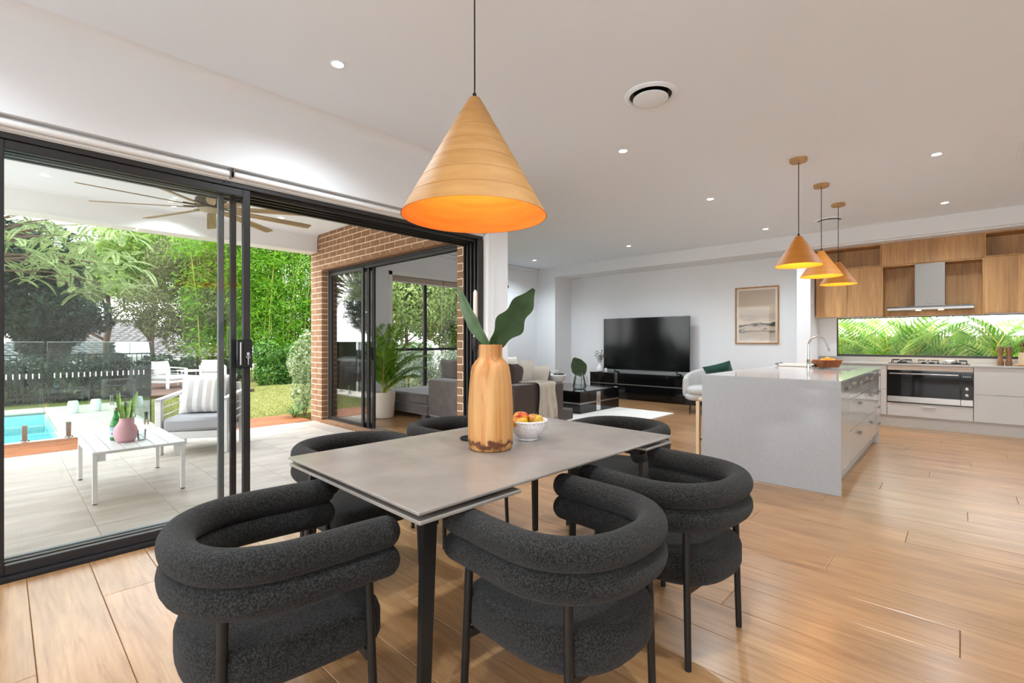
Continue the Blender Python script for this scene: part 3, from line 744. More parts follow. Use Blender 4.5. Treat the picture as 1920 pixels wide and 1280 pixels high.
# ================================================================== pendants
def veneer(name, c1, c2, c3):
    return wood(name, c1, c2, c3, 'X', 1.3, .55, bump=.1)
M['veneer'] = mat('veneer_out', lin(194, 146, 88), .65, noise=(lin(176, 126, 70), 3.0, 6, (1.5, 1.5, 9), .3, .7), bump=(40, .1, .002))
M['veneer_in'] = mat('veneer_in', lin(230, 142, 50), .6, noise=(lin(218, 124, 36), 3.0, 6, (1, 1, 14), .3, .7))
M['veneer2'] = mat('veneer_kitchen', lin(200, 128, 42), .6, noise=(lin(188, 114, 32), 4, 5, (1, 1, 8), .3, .7))
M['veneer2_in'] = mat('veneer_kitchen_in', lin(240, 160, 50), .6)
M['cord'] = mat('cord', lin(28, 26, 25), .7)
M['canopywood'] = wood('canopy_wood', lin(206, 168, 120), lin(188, 148, 100), lin(160, 120, 76), 'X', 2, .5)
def pendant(label, x, y, zb, zt, rb, rt, m_out, m_in, bands, power, canopy, lc, group=None):
    t = thing('pendant_lamp', label, 'lamp', (x, y, zb), group=group)
    nb_ = 48; H = zt - zb
    sh = MB(); k = bands
    prof = []
    for i in range(k):
        f0 = i / k; f1 = (i + 1) / k
        prof.append((rb + (rt - rb) * f0 + (.0012 if i else 0), H * f0)); prof.append((rb + (rt - rb) * f1, H * f1))
    prof.append((rt * .8, H + rt * .14)); prof.append((0, H + rt * .18))
    sh.lathe(prof, nb_, caps=False)
    sh.lathe([(rb - .0045, 0), (rb, 0)], nb_, caps=False)
    so = sh.build('shade', m_out, t, smooth=30)
    MB().lathe([(rb - .004, .0005), (rt - .004, H - .004), (0, H - .003)], nb_, caps=False).build('shade_lining', m_in, so, smooth=30)
    MB().cyl((0, 0, H), (0, 0, H + rt * .2 + .02), .009, n=12).build('cord_grip', M['cord'], t)
    MB().tube([(0, 0, H + .01), (.002, .001, (HC - zb) * .55), (0, 0, HC - zb - .02)], .0036, 8).build('cord', M['cord'], t)
    MB().lathe([(0, HC - zb), (canopy, HC - zb), (canopy, HC - zb - .028), (canopy * .93, HC - zb - .034), (0, HC - zb - .034)][::-1], 32).build('canopy', M['canopywood'], t, smooth=40)
    MB().lathe([(0, H * .52 - .045), (.028, H * .52 - .03), (.034, H * .52), (.026, H * .52 + .03), (.013, H * .52 + .05), (.013, H * .52 + .08), (0, H * .52 + .08)], 16).build('bulb', M['warmbulb'] if power else M['white'], t, smooth=60)
    if power:
        L = bpy.data.lights.new('pendant_light', 'POINT'); L.energy = power; L.color = lc; L.shadow_soft_size = .03
        lo = bpy.data.objects.new('pendant_light', L); COL.objects.link(lo); lo.parent = t; lo.location = (0, 0, H * .42)
    return t
pendant('large pale timber veneer cone pendant hanging over the dining table', 1.545, 1.69, 1.843, 2.405, .345, .028, M['veneer'], M['veneer_in'], 7, 3.2, .08, (1, .78, .52))
for k, (x, lb) in enumerate(((5.23, 'orange cone pendant over the island, nearest the dining table'), (6.26, 'orange cone pendant in the middle of the three over the island'), (7.28, 'orange cone pendant over the island, nearest the kitchen wall'))):
    pendant(lb, x, 1.13, 1.975, 2.255, .205, .028, M['veneer2'], M['veneer2_in'], 1, 9, .075, (1, .66, .30), 'cone pendants above the kitchen island')

# ================================================================== downlights and vents
def spot(parent, w, ang=146, col=(.81, .925, 1.0)):
    L = bpy.data.lights.new('downlight_beam', 'SPOT'); L.energy = w; L.spot_size = R(ang); L.spot_blend = 1.0; L.color = col; L.shadow_soft_size = .04
    o = bpy.data.objects.new('downlight_beam', L); COL.objects.link(o); o.parent = parent; o.location = (0, 0, -.012)
def downlight(x, y, zc, lb, grp, w):
    t = thing('downlight', lb, 'light', (x, y, zc), group=grp)
    MB().lathe([(.034, 0), (.047, 0), (.047, -.003), (.044, -.005), (.036, -.004), (.034, 0)], 24).build('trim_ring', M['ceilpaint'], t, smooth=40)
    MB().lathe([(0, -.0015), (.0355, -.0015), (.0355, -.0005), (0, -.0005)], 24).build('lens', M['bulb'], t)
    spot(t, w)
G = 'round ceiling downlights in the room'
for x, y, lb in ((1.455, 2.868, 'ceiling downlight to the left of the large pendant'), (3.91, 2.26, 'ceiling downlight to the right of the large pendant, below the round vent'),
                 (5.96, 2.24, 'ceiling downlight midway between the vent and the picture wall'), (8.13, 2.21, 'ceiling downlight nearest the framed picture'),
                 (7.87, 4.43, 'ceiling downlight in front of the television'), (7.87, 6.70, 'ceiling downlight at the far lounge corner'),
                 (5.98, .16, 'ceiling downlight right of the three small pendants'), (8.14, .14, 'ceiling downlight nearest the rangehood')):
    downlight(x, y, HC, lb, G, DOWNLIGHT)
for x, y in ((1.455, .4), (-.5, 2.868), (-.5, .4), (3.91, -1.9), (5.98, -1.9), (1.455, -1.9)):  # unseen downlights, added for more light in the room
    t = thing('downlight', 'ceiling downlight outside the view, ' + {(1.455, .4): 'above the near end of the table', (-.5, 2.868): 'beside the sliding door', (-.5, .4): 'above the camera', (3.91, -1.9): 'right of the dining table', (5.98, -1.9): 'in front of the right kitchen run', (1.455, -1.9): 'behind the camera'}[x, y], 'light', (x, y, HC), group=G)
    MB().lathe([(.034, 0), (.047, 0), (.047, -.003), (.044, -.005), (.036, -.004), (.034, 0)], 24).build('trim_ring', M['ceilpaint'], t, smooth=40)
    MB().lathe([(0, -.0015), (.0355, -.0015), (.0355, -.0005), (0, -.0005)], 24).build('lens', M['bulb'], t)
    spot(t, DOWNLIGHT)
for x, y, lb in ((.316, 6.74, 'patio ceiling downlight above the pool corner'), (1.465, 7.12, 'patio ceiling downlight behind the fan blades'), (2.607, 6.73, 'patio ceiling downlight nearest the brick wall')):
    downlight(x, y, 2.93, lb, 'patio ceiling downlights', 55)
def vent(x, y, r, lb):
    t = thing('air_vent', lb, 'vent', (x, y, HC), group='round ceiling air vents')
    MB().lathe([(r * .80, 0), (r, 0), (r, -.006), (r * .93, -.014), (r * .83, -.016), (r * .78, -.008), (r * .78, .0)], 48).build('vent_ring', M['ceilpaint'], t, smooth=35)
    MB().lathe([(0, -.020), (r * .63, -.020), (r * .655, -.024), (r * .66, -.030), (r * .60, -.034), (0, -.034)][::-1], 48).build('vent_disc', M['ceilpaint'], t, smooth=35)
    MB().lathe([(0, -.0012), (r * .78, -.0012), (r * .78, -.0004), (0, -.0004)], 48).build('vent_throat', M['gloss_black'], t)
    MB().cyl((0, 0, -.001), (0, 0, -.022), .015).build('vent_stem', M['gloss_black'], t)
vent(3.16, 1.607, .185, 'round white ceiling vent between two downlights over the dining area')
vent(8.14, 1.37, .185, 'round white ceiling vent behind the island pendants')
t = thing('ceiling_grille', 'square white ceiling access panel at the right edge of the picture', 'vent', (6.4, -.72, HC))
MB().box(-.30, .30, -.30, .30, -.012, 0, .004).build('panel', M['ceilpaint'], t); MB().box(-.33, .33, -.33, .33, -.006, 0, .002).build('frame', M['ceilpaint'], t)

# ================================================================== kitchen island
isl = thing('kitchen_island', 'grey waterfall kitchen island with glossy drawers', 'island', (4.63, .70, 0))
IL, IW, IH = 3.09, 1.12, .93
bt_ = MB().box(0, 1.75, 0, IW, IH - .022, IH).box(2.39, IL, 0, IW, IH - .022, IH).box(1.75, 2.39, 0, .19, IH - .022, IH).box(1.75, 2.39, .57, IW, IH - .022, IH)
bt_.build('benchtop', M['stone'], isl)
MB().box(0, .022, 0, IW, 0, IH - .022, .0012).build('waterfall_panel', M['stone'], isl)
MB().box(.022, 2.745, .05, IW - .32, .15, IH - .25).box(.022, 1.74, .05, IW - .32, IH - .25, IH - .022).box(2.40, 2.745, .05, IW - .32, IH - .25, IH - .022).box(.022, 2.745, .10, IW - .36, 0, .15).build('carcass', M['laminate'], isl)
MB().box(2.745, 2.775, .028, IW - .02, 0, IH - .022, .002).build('end_panel', M['laminate2'], isl)
MB().box(.03, 2.745, .092, .10, 0, .148).build('kickboard', M['laminate2'], isl)
def knob(parent, x, y, z):
    MB().box(x - .036, x + .036, y - .032, y - .014, z - .017, z + .017, .004).cyl((x - .014, y - .016, z), (x - .014, y + .001, z), .006, n=10).cyl((x + .014, y - .016, z), (x + .014, y + .001, z), .006, n=10).build('handle', M['knobmetal'], parent)
def drawer(parent, x0, x1, z0, z1, kx, kz, nm='drawer', y0=.028):
    o = MB().box(x0 + .0015, x1 - .0015, y0, y0 + .022, z0 + .0015, z1 - .0015, .0012).build(nm, M['laminate'], parent)
    for k in kx: knob(o, k, y0, kz)
drawer(isl, .024, .565, .152, .905, (.42,), .84, 'door')
for (z0, z1, kz) in ((.722, .905, .843), (.438, .720, .657), (.152, .436, .367)):
    drawer(isl, .567, 2.32, z0, z1, (1.09, 1.92), kz)
for (z0, z1, kz) in ((.716, .905, .851), (.528, .714, .655), (.340, .526, .466), (.152, .338, .27)):
    drawer(isl, 2.322, 2.743, z0, z1, (2.57,), kz)
MB().box(1.745, 2.395, .185, .575, IH - .225, IH - .215).box(1.742, 1.75, .185, .575, IH - .215, IH - .022).box(2.39, 2.398, .185, .575, IH - .215, IH - .022).box(1.75, 2.39, .182, .19, IH - .215, IH - .022).box(1.75, 2.39, .57, .578, IH - .215, IH - .022).build('sink_bowl', M['steel'], isl)

tp = thing('kitchen_tap', 'chrome gooseneck kitchen tap on the island', 'tap', (6.62, 1.325, .93))
MB().lathe([(.026, 0), (.026, .006), (.020, .010), (.020, .10), (.015, .108), (0, .108)][::-1], 20).build('tap_base', M['chrome'], tp, smooth=50)
gp = [(0, 0, .10), (0, 0, .27)]
gd = rdir * .80 - fdir * .6
gd = rdir.copy()
for k in range(0, 13):
    a = math.pi * (1 - k / 12 * .86)
    rr_ = .105
    off_ = rr_ + rr_ * math.cos(a); gp.append((gd.x * off_, gd.y * off_, .27 + rr_ * math.sin(a) * 1.05))
lx_, ly_, lz_ = gp[-1]
gp.append((lx_ + gd.x * .022, ly_ + gd.y * .022, lz_ - .045)); 
MB().tube(gp, .0125, 12).build('spout', M['chrome'], tp, smooth=50)
MB().tube([gp[-1], (gp[-1][0] + gd.x * .030, gp[-1][1] + gd.y * .030, gp[-1][2] - .065)], .0165, 12).build('spray_head', M['chrome'], tp, smooth=50)
MB().cyl((0, 0, .07), (.045, -.02, .085), .009, n=10).cyl((.045, -.02, .085), (.075, -.035, .12), .006, n=10).build('lever', M['chrome'], tp, smooth=50)
# basket with oranges
bkx, bky = 7.06, 1.215
bt = thing('fruit_basket', 'woven brown rectangular basket on the island', 'basket', (bkx, bky, .93), R(-40))
wick = mat('wicker', lin(168, 104, 62), .7, noise=(lin(130, 76, 42), 60, 3, (1, 1, 1), .35, .65), bump=(90, .6, .006))
ba = MB()
def frus(m_, x0, y0, x1, y1, z0, z1): 
    m_.add([(-x0, -y0, z0), (x0, -y0, z0), (x0, y0, z0), (-x0, y0, z0), (-x1, -y1, z1), (x1, -y1, z1), (x1, y1, z1), (-x1, y1, z1)], [(0, 1, 5, 4), (1, 2, 6, 5), (2, 3, 7, 6), (3, 0, 4, 7)])
frus(ba, .105, .07, .135, .095, 0, .085); frus(ba, .099, .064, .128, .088, .004, .085); ba.box(-.105, .105, -.07, .07, 0, .006)
ba.build('basket_body', wick, bt)
MB().tube([(-.132, -.092, .086), (.132, -.092, .086), (.132, .092, .086), (-.132, .092, .086)], .007, 8, closed=True).build('rim', wick, bt)
sl_ = MB()
for k in range(11):
    x = -.1 + k * .02
    for sg in (-1, 1):
        MB().tube([(x, sg * .0715, .004), (x * 1.27, sg * .0965, .084)], .004, 5).build('weave_stake', wick, bt)
orm = mat('orange_peel', lin(244, 150, 22), .45, bump=(160, .3, .002))
for k, (x, y, z_, lb) in enumerate(((-.055, .0, .075, 'orange at the left of the island basket'), (.02, .012, .092, 'orange heaped in the middle of the island basket'), (.07, -.01, .075, 'orange at the right of the island basket'), (-.01, -.04, .062, 'orange at the front of the island basket'))):
    c_, s_ = math.cos(R(-40)), math.sin(R(-40))
    o = thing('orange', lb, 'orange', (bkx + x * c_ - y * s_, bky + x * s_ + y * c_, .93 + z_), group='oranges in the island basket')
    MB().ellip((0, 0, 0), (.038, .038, .035), 18, 12).build('peel', orm, o, smooth=80)
    MB().cyl((0, 0, .033), (0, 0, .037), .004, n=8).build('stalk_button', M['foliage_stem'], o)
tr = thing('serving_tray', 'white rectangular tray with dark corner handles on the island', 'tray', (7.10, 1.56, .93), R(0))
MB().box(-.13, .13, -.20, .17, 0, .008, .002).box(-.15, -.13, -.22, .19, .004, .028, .003).box(.13, .15, -.22, .19, .004, .028, .003).box(-.15, .15, -.22, -.20, .004, .028, .003).box(-.15, .15, .17, .19, .004, .028, .003).build('tray_body', mat('tray_cream', lin(232, 224, 212), .4), tr)
MB().box(-.15, .15, .19, .215, .022, .034, .004).build('handle', M['blackmetal'], tr); MB().box(-.15, .15, -.245, -.22, .022, .034, .004).build('handle', M['blackmetal'], tr)
# bar stool tucked behind the island
bsx, bsy = 5.02, 1.80
bo = thing('bar_stool', 'pale timber bar stool tucked under the island overhang', 'stool', (5.01, 1.815, 0))
pal = wood('pale_timber', lin(226, 196, 160), lin(212, 180, 142), lin(190, 156, 118), 'Z', 1.4, .5)
MB().box(-.19, .19, -.19, .12, .645, .685, .012).build('seat', pal, bo)
for (x, y) in ((-.17, -.17), (.17, -.17), (-.17, .125), (.17, .125)):
    MB().box(x - .018, x + .018, y - .018, y + .018, 0, .645, .003).build('leg', pal, bo)
MB().box(-.152, .152, .115, .135, .24, .27, .003).build('footrest', pal, bo); MB().box(-.152, .152, -.18, -.16, .24, .27, .003).build('footrest', pal, bo)

# ================================================================== kitchen wall run
def basecab(label, y0, y1, rows, hx, group='grey kitchen base cabinets under the window'):
    t = thing('base_cabinet', label, 'cabinet', (8.98, y0, 0), group=group)
    w = y1 - y0
    MB().box(.022, .58, .002, w - .002, .165, .905).build('carcass', M['laminate2'], t)
    for (z0, z1, hz) in rows:
        o = MB().box(0, .020, .0015, w - .0015, z0 + .0015, z1 - .0015, .0012).build('drawer', M['laminate2'], t)
        if hz: MB().box(-.028, -.016, w / 2 - .075 if hx is None else hx - .075, w / 2 + .075 if hx is None else hx + .075, hz - .007, hz + .007, .002).box(-.018, .001, (w / 2 if hx is None else hx) - .07, (w / 2 if hx is None else hx) - .055, hz - .005, hz + .005).box(-.018, .001, (w / 2 if hx is None else hx) + .055, (w / 2 if hx is None else hx) + .07, hz - .005, hz + .005).build('handle', M['steel'], o)
    return t
basecab('grey drawer cabinet left of the oven, half hidden by the island', .866, 1.76, ((.167, .548, .47), (.55, .903, .84)), None)
basecab('narrow grey filler drawers beside the oven', .792, .866, ((.167, .548, None), (.55, .903, None)), None)
basecab('grey two-drawer cabinet right of the oven', -1.03, -.134, ((.167, .535, .475), (.537, .903, .845)), .36)
basecab('grey two-drawer cabinet at the right edge of the picture', -1.93, -1.03, ((.167, .535, .475), (.537, .903, .845)), .36)
ov = thing('oven', 'wide built-in oven with black glass door and steel trim', 'oven', (8.98, -.132, 0))
OW = .922
MB().box(.022, .56, .002, OW - .002, .165, .905).build('housing', M['laminate2'], ov)
MB().box(-.004, .02, .002, OW - .002, .835, .903, .0015).build('upper_rail', mat('oak_light_rail', lin(196, 176, 158), .4), ov)
MB().box(-.003, .02, .004, OW - .004, .812, .834, .001).build('vent_slot', M['gloss_black'], ov)
od = MB().box(-.018, .02, .128, OW - .004, .455, .812, .003).build('oven_door', M['ovenglass'], ov)
MB().cyl((-.050, .15, .785), (-.050, OW - .03, .785), .009, n=12).cyl((-.05, .17, .785), (-.018, .17, .785), .006).cyl((-.05, OW - .05, .785), (-.018, OW - .05, .785), .006).build('door_handle', M['steel'], od, smooth=40)
MB().box(-.018, .02, .128, OW - .004, .372, .453, .002).build('door_trim', M['steel'], ov)
cpn = MB().box(-.018, .02, .004, .124, .455, .812, .003).build('control_panel', M['ovenglass'], ov)
MB().box(-.018, .02, .004, .124, .372, .453, .002).build('panel_trim', M['steel'], ov)
for zk in (.60, .515): MB().lathe([(.022, 0), (.022, .006), (.017, .010), (.016, .026), (0, .028)], 20).xf(Matrix.Translation((-.018, .064, zk)) @ Matrix.Rotation(R(-90), 4, 'Y')).build('dial', M['steel'], cpn, smooth=40)
for k in range(4): MB().box(-.0195, -.0175, .030 + k * .022, .038 + k * .022, .765, .771).build('button', M['chrome'], cpn)
MB().box(-.012, .02, .002, OW - .002, .358, .371).build('toe_gap', M['gloss_black'], ov)
dw = MB().box(0, .020, .002, OW - .002, .167, .356, .0012).build('warming_drawer', M['laminate2'], ov)
MB().box(-.02, -.008, OW / 2 - .08, OW / 2 + .08, .312, .328, .002).box(-.01, .001, OW / 2 - .07, OW / 2 - .055, .315, .325).box(-.01, .001, OW / 2 + .055, OW / 2 + .07, .315, .325).build('handle', M['steel'], dw)
kb = tag(MB().box(9.03, 9.05, -2.9, 1.76, 0, .165, .001).build('kickboard', M['laminate2']), 'long pale kickboard under the kitchen base cabinets', 'kickboard')
bn = tag(MB().box(8.955, 9.58, -2.9, 1.762, .905, .93, .002).build('benchtop', M['benchstone']), 'grey stone benchtop running under the kitchen window', 'benchtop')
struct(MB().box(9.555, 9.58, -2.9, 1.762, .93, 1.005, .002).build('trim_5', M['benchstone']))
ck = thing('cooktop', 'black gas cooktop with steel knobs set in the bench', 'cooktop', (9.0, -.10, .93))
MB().box(.02, .52, 0, .88, 0, .008, .003).build('glass_plate', M['gloss_black'], ck)
for k, (x, y, r_) in enumerate(((.16, .14, .045), (.38, .14, .055), (.27, .44, .075), (.16, .74, .045), (.38, .74, .055))):
    MB().lathe([(r_, .008), (r_, .018), (r_ * .7, .026), (0, .028)], 20, c=(x, y, 0)).build('burner', M['blackmetal'], ck, smooth=40)
    g_ = MB()
    for a in range(4):
        ca, sa = math.cos(a * math.pi / 2), math.sin(a * math.pi / 2)
        g_.tube([(x + ca * .11, y + sa * .11, .008), (x + ca * .11, y + sa * .11, .045), (x + ca * .03, y + sa * .03, .045)], .007, 6)
    g_.build('trivet', M['gloss_black'], ck)
for k in range(5):
    MB().lathe([(.019, 0), (.019, .012), (.015, .026), (0, .027)], 16, c=(.055, .26 + k * .09, .008)).build('gas_knob', M['steel'], ck, smooth=40)

# overhead cabinets
OX = 9.23
def shell(m_, y0, y1, z0, z1, t_=.018, back=True):
    m_.box(OX, 9.575, y0, y0 + t_, z0, z1, .001).box(OX, 9.575, y1 - t_, y1, z0, z1, .001).box(OX, 9.575, y0 + t_, y1 - t_, z0, z0 + t_, .001).box(OX, 9.575, y0 + t_, y1 - t_, z1 - t_, z1, .001)
    if back: m_.box(9.56, 9.575, y0 + t_, y1 - t_, z0 + t_, z1 - t_)
    return m_
def overhead(label, y0, y1, doors):
    t = thing('overhead_cabinet', label, 'cabinet', (0, 0, 0), group='oak overhead kitchen cabinets')
    shell(MB(), y0, y1, 2.405, 2.745).build('open_niche', M['oakdark'], t)
    MB().box(OX + .02, 9.575, y0, y1, 1.655, 2.405).build('carcass', M['oakcab'], t)
    for (a, b_) in doors: MB().box(OX, OX + .019, a + .0012, b_ - .0012, 1.642, 2.402, .0012).build('door', M['oakcab'], t)
    return t
overhead('oak overhead cabinet left of the rangehood with an open shelf on top', .880, 1.745, ((.880, 1.317), (1.317, 1.745)))
overhead('oak overhead cabinet right of the rangehood with an open shelf on top', -1.36, -.243, ((-.80, -.243), (-1.36, -.80)))
hb = thing('hood_cabinet', 'oak surround with closed top panel framing the rangehood', 'cabinet', (0, 0, 0))
MB().box(OX + .02, 9.575, -.243, .88, 2.40, 2.745).build('carcass', M['oakcab'], hb)
MB().box(OX, OX + .019, -.241, .878, 2.405, 2.743, .0012).build('top_panel', M['oakcab'], hb)
MB().box(OX, 9.575, .862, .880, 1.625, 2.40, .001).box(OX, 9.575, -.243, -.225, 1.625, 2.40, .001).box(OX, 9.56, -.225, .862, 2.385, 2.40).build('side_panel', M['oakcab'], hb)
MB().box(9.545, 9.56, -.225, .862, 1.640, 2.385).build('back_panel', M['oakdark'], hb)
struct(MB().box(9.0, 9.58, -2.9, 1.765, 2.745, 2.77).build('trim_6', M['wallpaint']))
rh = thing('rangehood', 'slim stainless rangehood with a square chimney', 'rangehood', (9.20, 0, 0))
MB().box(.0, .345, .155, .487, 1.765, 2.385, .002).build('chimney', mat('chimney_steel', lin(140, 136, 132), .4, 1), rh)
MB().box(.0, .004, .28, .36, 1.80, 1.803).build('seam', M['blackmetal'], rh)
MB().box(-.07, .345, -.145, .805, 1.745, 1.765, .001).build('glass_fascia', M['gloss_black'], rh)
MB().box(-.065, .345, -.142, .802, 1.712, 1.745, .002).build('canopy', M['steel'], rh)
for yy in (.20, .45):
    hl = MB().lathe([(0, -.004), (.03, -.004), (.03, 0), (0, 0)], 16, c=(.06, yy, 1.712)).build('hood_lamp', M['warmbulb'], rh)
    L = bpy.data.lights.new('hood_beam', 'SPOT'); L.energy = 14; L.spot_size = R(120); L.spot_blend = .5; L.color = (1, .75, .42); L.shadow_soft_size = .03
    lo = bpy.data.objects.new('hood_beam', L); COL.objects.link(lo); lo.parent = rh; lo.location = (.06, yy, 1.704)
# bench clutter
walnut = wood('walnut', lin(150, 108, 72), lin(126, 88, 56), lin(98, 66, 40), 'Z', 2, .4)
for k, (y, lb, zs) in enumerate(((-.395, 'brown timber pepper mill, left of the pair on the bench', 1.0), (-.475, 'brown timber salt mill, right of the pair on the bench', 1.0))):
    t = thing('pepper_mill', lb, 'mill', (9.16, y, .93), group='timber mills on the bench')
    MB().lathe([(.032, 0), (.034, .01), (.034, .05), (.028, .07), (.023, .12), (.026, .16), (.033, .19), (.034, .225), (.030, .245), (0, .247)], 24).build('body', walnut, t, smooth=50)
    MB().lathe([(.010, .245), (.010, .252), (.013, .258), (.008, .268), (0, .27)], 16).build('cap_nut', M['steel'], t, smooth=50)
brd = tag(MB().box(9.06, 9.36, -1.05, -.535, .93, .948, .004).build('chopping_board', wood('board', lin(206, 160, 110), lin(190, 140, 90), lin(160, 112, 66), 'Y', 1.6, .5)), 'timber chopping board under the utensil pot on the bench', 'board')
cr_ = thing('utensil_pot', 'cream ribbed pot holding timber spoons beside the mills', 'pot', (9.20, -.635, .948))
pr = []
for z_ in np.linspace(0, .155, 24): pr.append((.072 + .0015 * math.sin(z_ * 300), float(z_)))
MB().lathe(pr + [(.068, .157), (.064, .150), (.062, .02), (0, .02)], 32).build('pot_body', mat('cream_pot', lin(226, 200, 164), .5), cr_, smooth=40)
for k, (dx, dy, h_) in enumerate(((.02, .03, .25), (-.02, .02, .27), (.0, -.02, .24), (.03, -.03, .26), (-.03, -.02, .25))):
    sp_ = MB().tube([(dx * .4, dy * .4, .03), (dx * 1.4, dy * 1.4, h_ - .05)], .006, 6)
    sp_.ellip((dx * 1.7, dy * 1.7, h_), (.024, .010, .038), 12, 8)
    sp_.build('spoon', walnut, cr_, smooth=60)
pl = MB()
for k in range(11):
    a = k * 2.4; leafblade(pl, (0, -.02, .14), (math.cos(a) * .10, math.sin(a) * .10 - .02, .27 + .04 * math.sin(k * 1.7)), .028, (-math.cos(a) * .5, -math.sin(a) * .5, .8), 0, 6)
pl.build('herb_leaves', leafmat('herb', lin(120, 150, 60), lin(170, 180, 80)), cr_)

# ================================================================== lounge: television wall
tvc = thing('tv_cabinet', 'long low gloss black television cabinet with a silver band', 'cabinet', (9.20, 3.60, 0))
CW = 2.57
MB().box(.02, .40, 0, CW, .05, .56, .003).build('carcass', M['gloss_black'], tvc)
MB().box(-.002, .40, -.004, CW + .004, .54, .562, .003).build('top', M['gloss_black'], tvc)
for k, (a, b_) in enumerate(((.004, .68), (.684, 1.88), (1.884, CW - .004))):
    MB().box(0, .02, a, b_, .335, .535, .002).build('upper_door', M['gloss_black'], tvc)
    MB().box(0, .02, a, b_, .055, .315, .002).build('lower_drawer', M['gloss_black'], tvc)
MB().box(.006, .02, 0, CW, .316, .333).build('silver_band', M['steel'], tvc)
MB().box(-.004, .001, 1.86, 1.93, .315, .562, .001).build('chrome_strap', M['chrome'], tvc)
MB().box(.05, .38, .05, CW - .05, 0, .05).build('plinth', M['gloss_black'], tvc)
tv = thing('television', 'large flat black television on the low cabinet', 'television', (9.34, 4.905, .562))
MB().box(0, .03, -.99, .99, .075, 1.198, .004).build('casing', M['gloss_black'], tv)
MB().box(-.002, .0, -.98, .98, .088, 1.188).build('screen', M['screen'], tv)
for s_ in (-1, 1):
    MB().tube([(-.10, s_ * .72 - .06, .008), (.015, s_ * .72, .03), (.12, s_ * .72 - .06, .008)], .012, 6).cyl((.015, s_ * .72, .03), (.015, s_ * .72, .09), .012).build('foot', M['gloss_black'], tv)
pc = thing('framed_print', 'oak framed beige abstract seascape print on the white wall', 'picture', (9.60, 2.755, 1.735))
PW_, PH_ = .375, .53
oakf = wood('oak_frame', lin(190, 140, 84), lin(172, 120, 66), lin(140, 94, 48), 'Z', 2, .5)
for (a, b_, c_, d_) in ((-PW_, -PW_ + .022, -PH_, PH_), (PW_ - .022, PW_, -PH_, PH_), (-PW_ + .022, PW_ - .022, -PH_, -PH_ + .022), (-PW_ + .022, PW_ - .022, PH_ - .022, PH_)):
    MB().box(-.03, 0, a, b_, c_, d_, .002).build('frame_rail', oakf, pc)
MB().box(-.012, -.002, -PW_ + .02, PW_ - .02, -PH_ + .02, PH_ - .02).build('mount_board', mat('mount', lin(238, 226, 212), .8), pc)
# printed image: soft sky above, dark band and dunes below
am, an, al, abs_ = pbsdf('print_art')
tcn = an.new('ShaderNodeTexCoord'); sp = an.new('ShaderNodeSeparateXYZ'); al.new(tcn.outputs['Object'], sp.inputs[0])
mpn = an.new('ShaderNodeMapping'); mpn.inputs['Scale'].default_value = (1, 2.2, 7); al.new(tcn.outputs['Object'], mpn.inputs[0])
nz = an.new('ShaderNodeTexNoise'); nz.inputs['Scale'].default_value = 2.2; nz.inputs['Detail'].default_value = 6; al.new(mpn.outputs[0], nz.inputs['Vector'])
ad = an.new('ShaderNodeMath'); ad.operation = 'MULTIPLY_ADD'; ad.inputs[1].default_value = .22; al.new(nz.outputs['Fac'], ad.inputs[0]); al.new(sp.outputs['Z'], ad.inputs[2])
mr = an.new('ShaderNodeMapRange'); mr.inputs['From Min'].default_value = -.38; mr.inputs['From Max'].default_value = .62; al.new(ad.outputs[0], mr.inputs['Value'])
r_ = an.new('ShaderNodeValToRGB'); e = r_.color_ramp.elements
e[0].position = 0; e[0].color = lin(226, 210, 194); e[1].position = 1; e[1].color = lin(198, 178, 158)
for p_, c_ in ((.08, lin(206, 190, 172)), (.16, lin(196, 180, 160)), (.20, lin(96, 84, 70)), (.23, lin(210, 192, 170)), (.285, lin(196, 176, 154)), (.30, lin(82, 74, 62)), (.335, lin(96, 86, 72)), (.35, lin(230, 214, 192)), (.46, lin(196, 178, 158)), (.60, lin(220, 202, 180)), (.75, lin(206, 186, 166))):
    k = e.new(p_); k.color = c_
al.new(mr.outputs[0], r_.inputs[0]); al.new(r_.outputs[0], abs_.inputs['Base Color']); abs_.inputs['Roughness'].default_value = .7
MB().box(-.0135, -.012, -PW_ + .062, PW_ - .062, -PH_ + .062, PH_ - .062).build('print', am, pc)
MB().box(-.018, -.0155, -PW_ + .022, PW_ - .022, -PH_ + .022, PH_ - .022).build('glazing', glassmat('picture_glass', (.98, .98, .98, 1), .35), pc)
# vase with sprig on the cabinet, small candle
pv_ = thing('bud_vase', 'small white vase with leafy sprigs at the left end of the tv cabinet', 'vase', (9.38, 6.02, .562))
MB().lathe([(.05, 0), (.075, .01), (.085, .05), (.07, .11), (.035, .15), (.025, .20), (.03, .215), (.022, .215), (.02, .16), (0, .15)], 24).build('vase_body', M['white'], pv_, smooth=50)
sg_ = MB()
for k in range(9):
    a = k * 2.4; h_ = .10 + .22 * ((k * 37) % 10) / 10
    tip = (math.cos(a) * .10, math.sin(a) * .10, .24 + h_ * .8)
    for q in (.55, .75, .95):
        c_ = Vector((0, 0, .2)).lerp(Vector(tip), q)
        leafblade(sg_, c_, c_ + Vector((math.cos(a + q * 6) * .07, math.sin(a + q * 6) * .07, .03)), .018, (0, .3, 1), 0, 5)
sg_.build('leaves', leafmat('sprig', lin(96, 118, 70), lin(140, 160, 104)), pv_)
st_ = MB()
for k in range(9):
    a = k * 2.4; h_ = .10 + .22 * ((k * 37) % 10) / 10; st_.tube([(0, 0, .15), (math.cos(a) * .10, math.sin(a) * .10, .24 + h_ * .8)], .003, 5)
st_.build('stems', M['foliage_stem'], pv_)
jr = thing('votive_jar', 'small white votive jar beside the television foot', 'jar', (9.36, 5.84, .562))
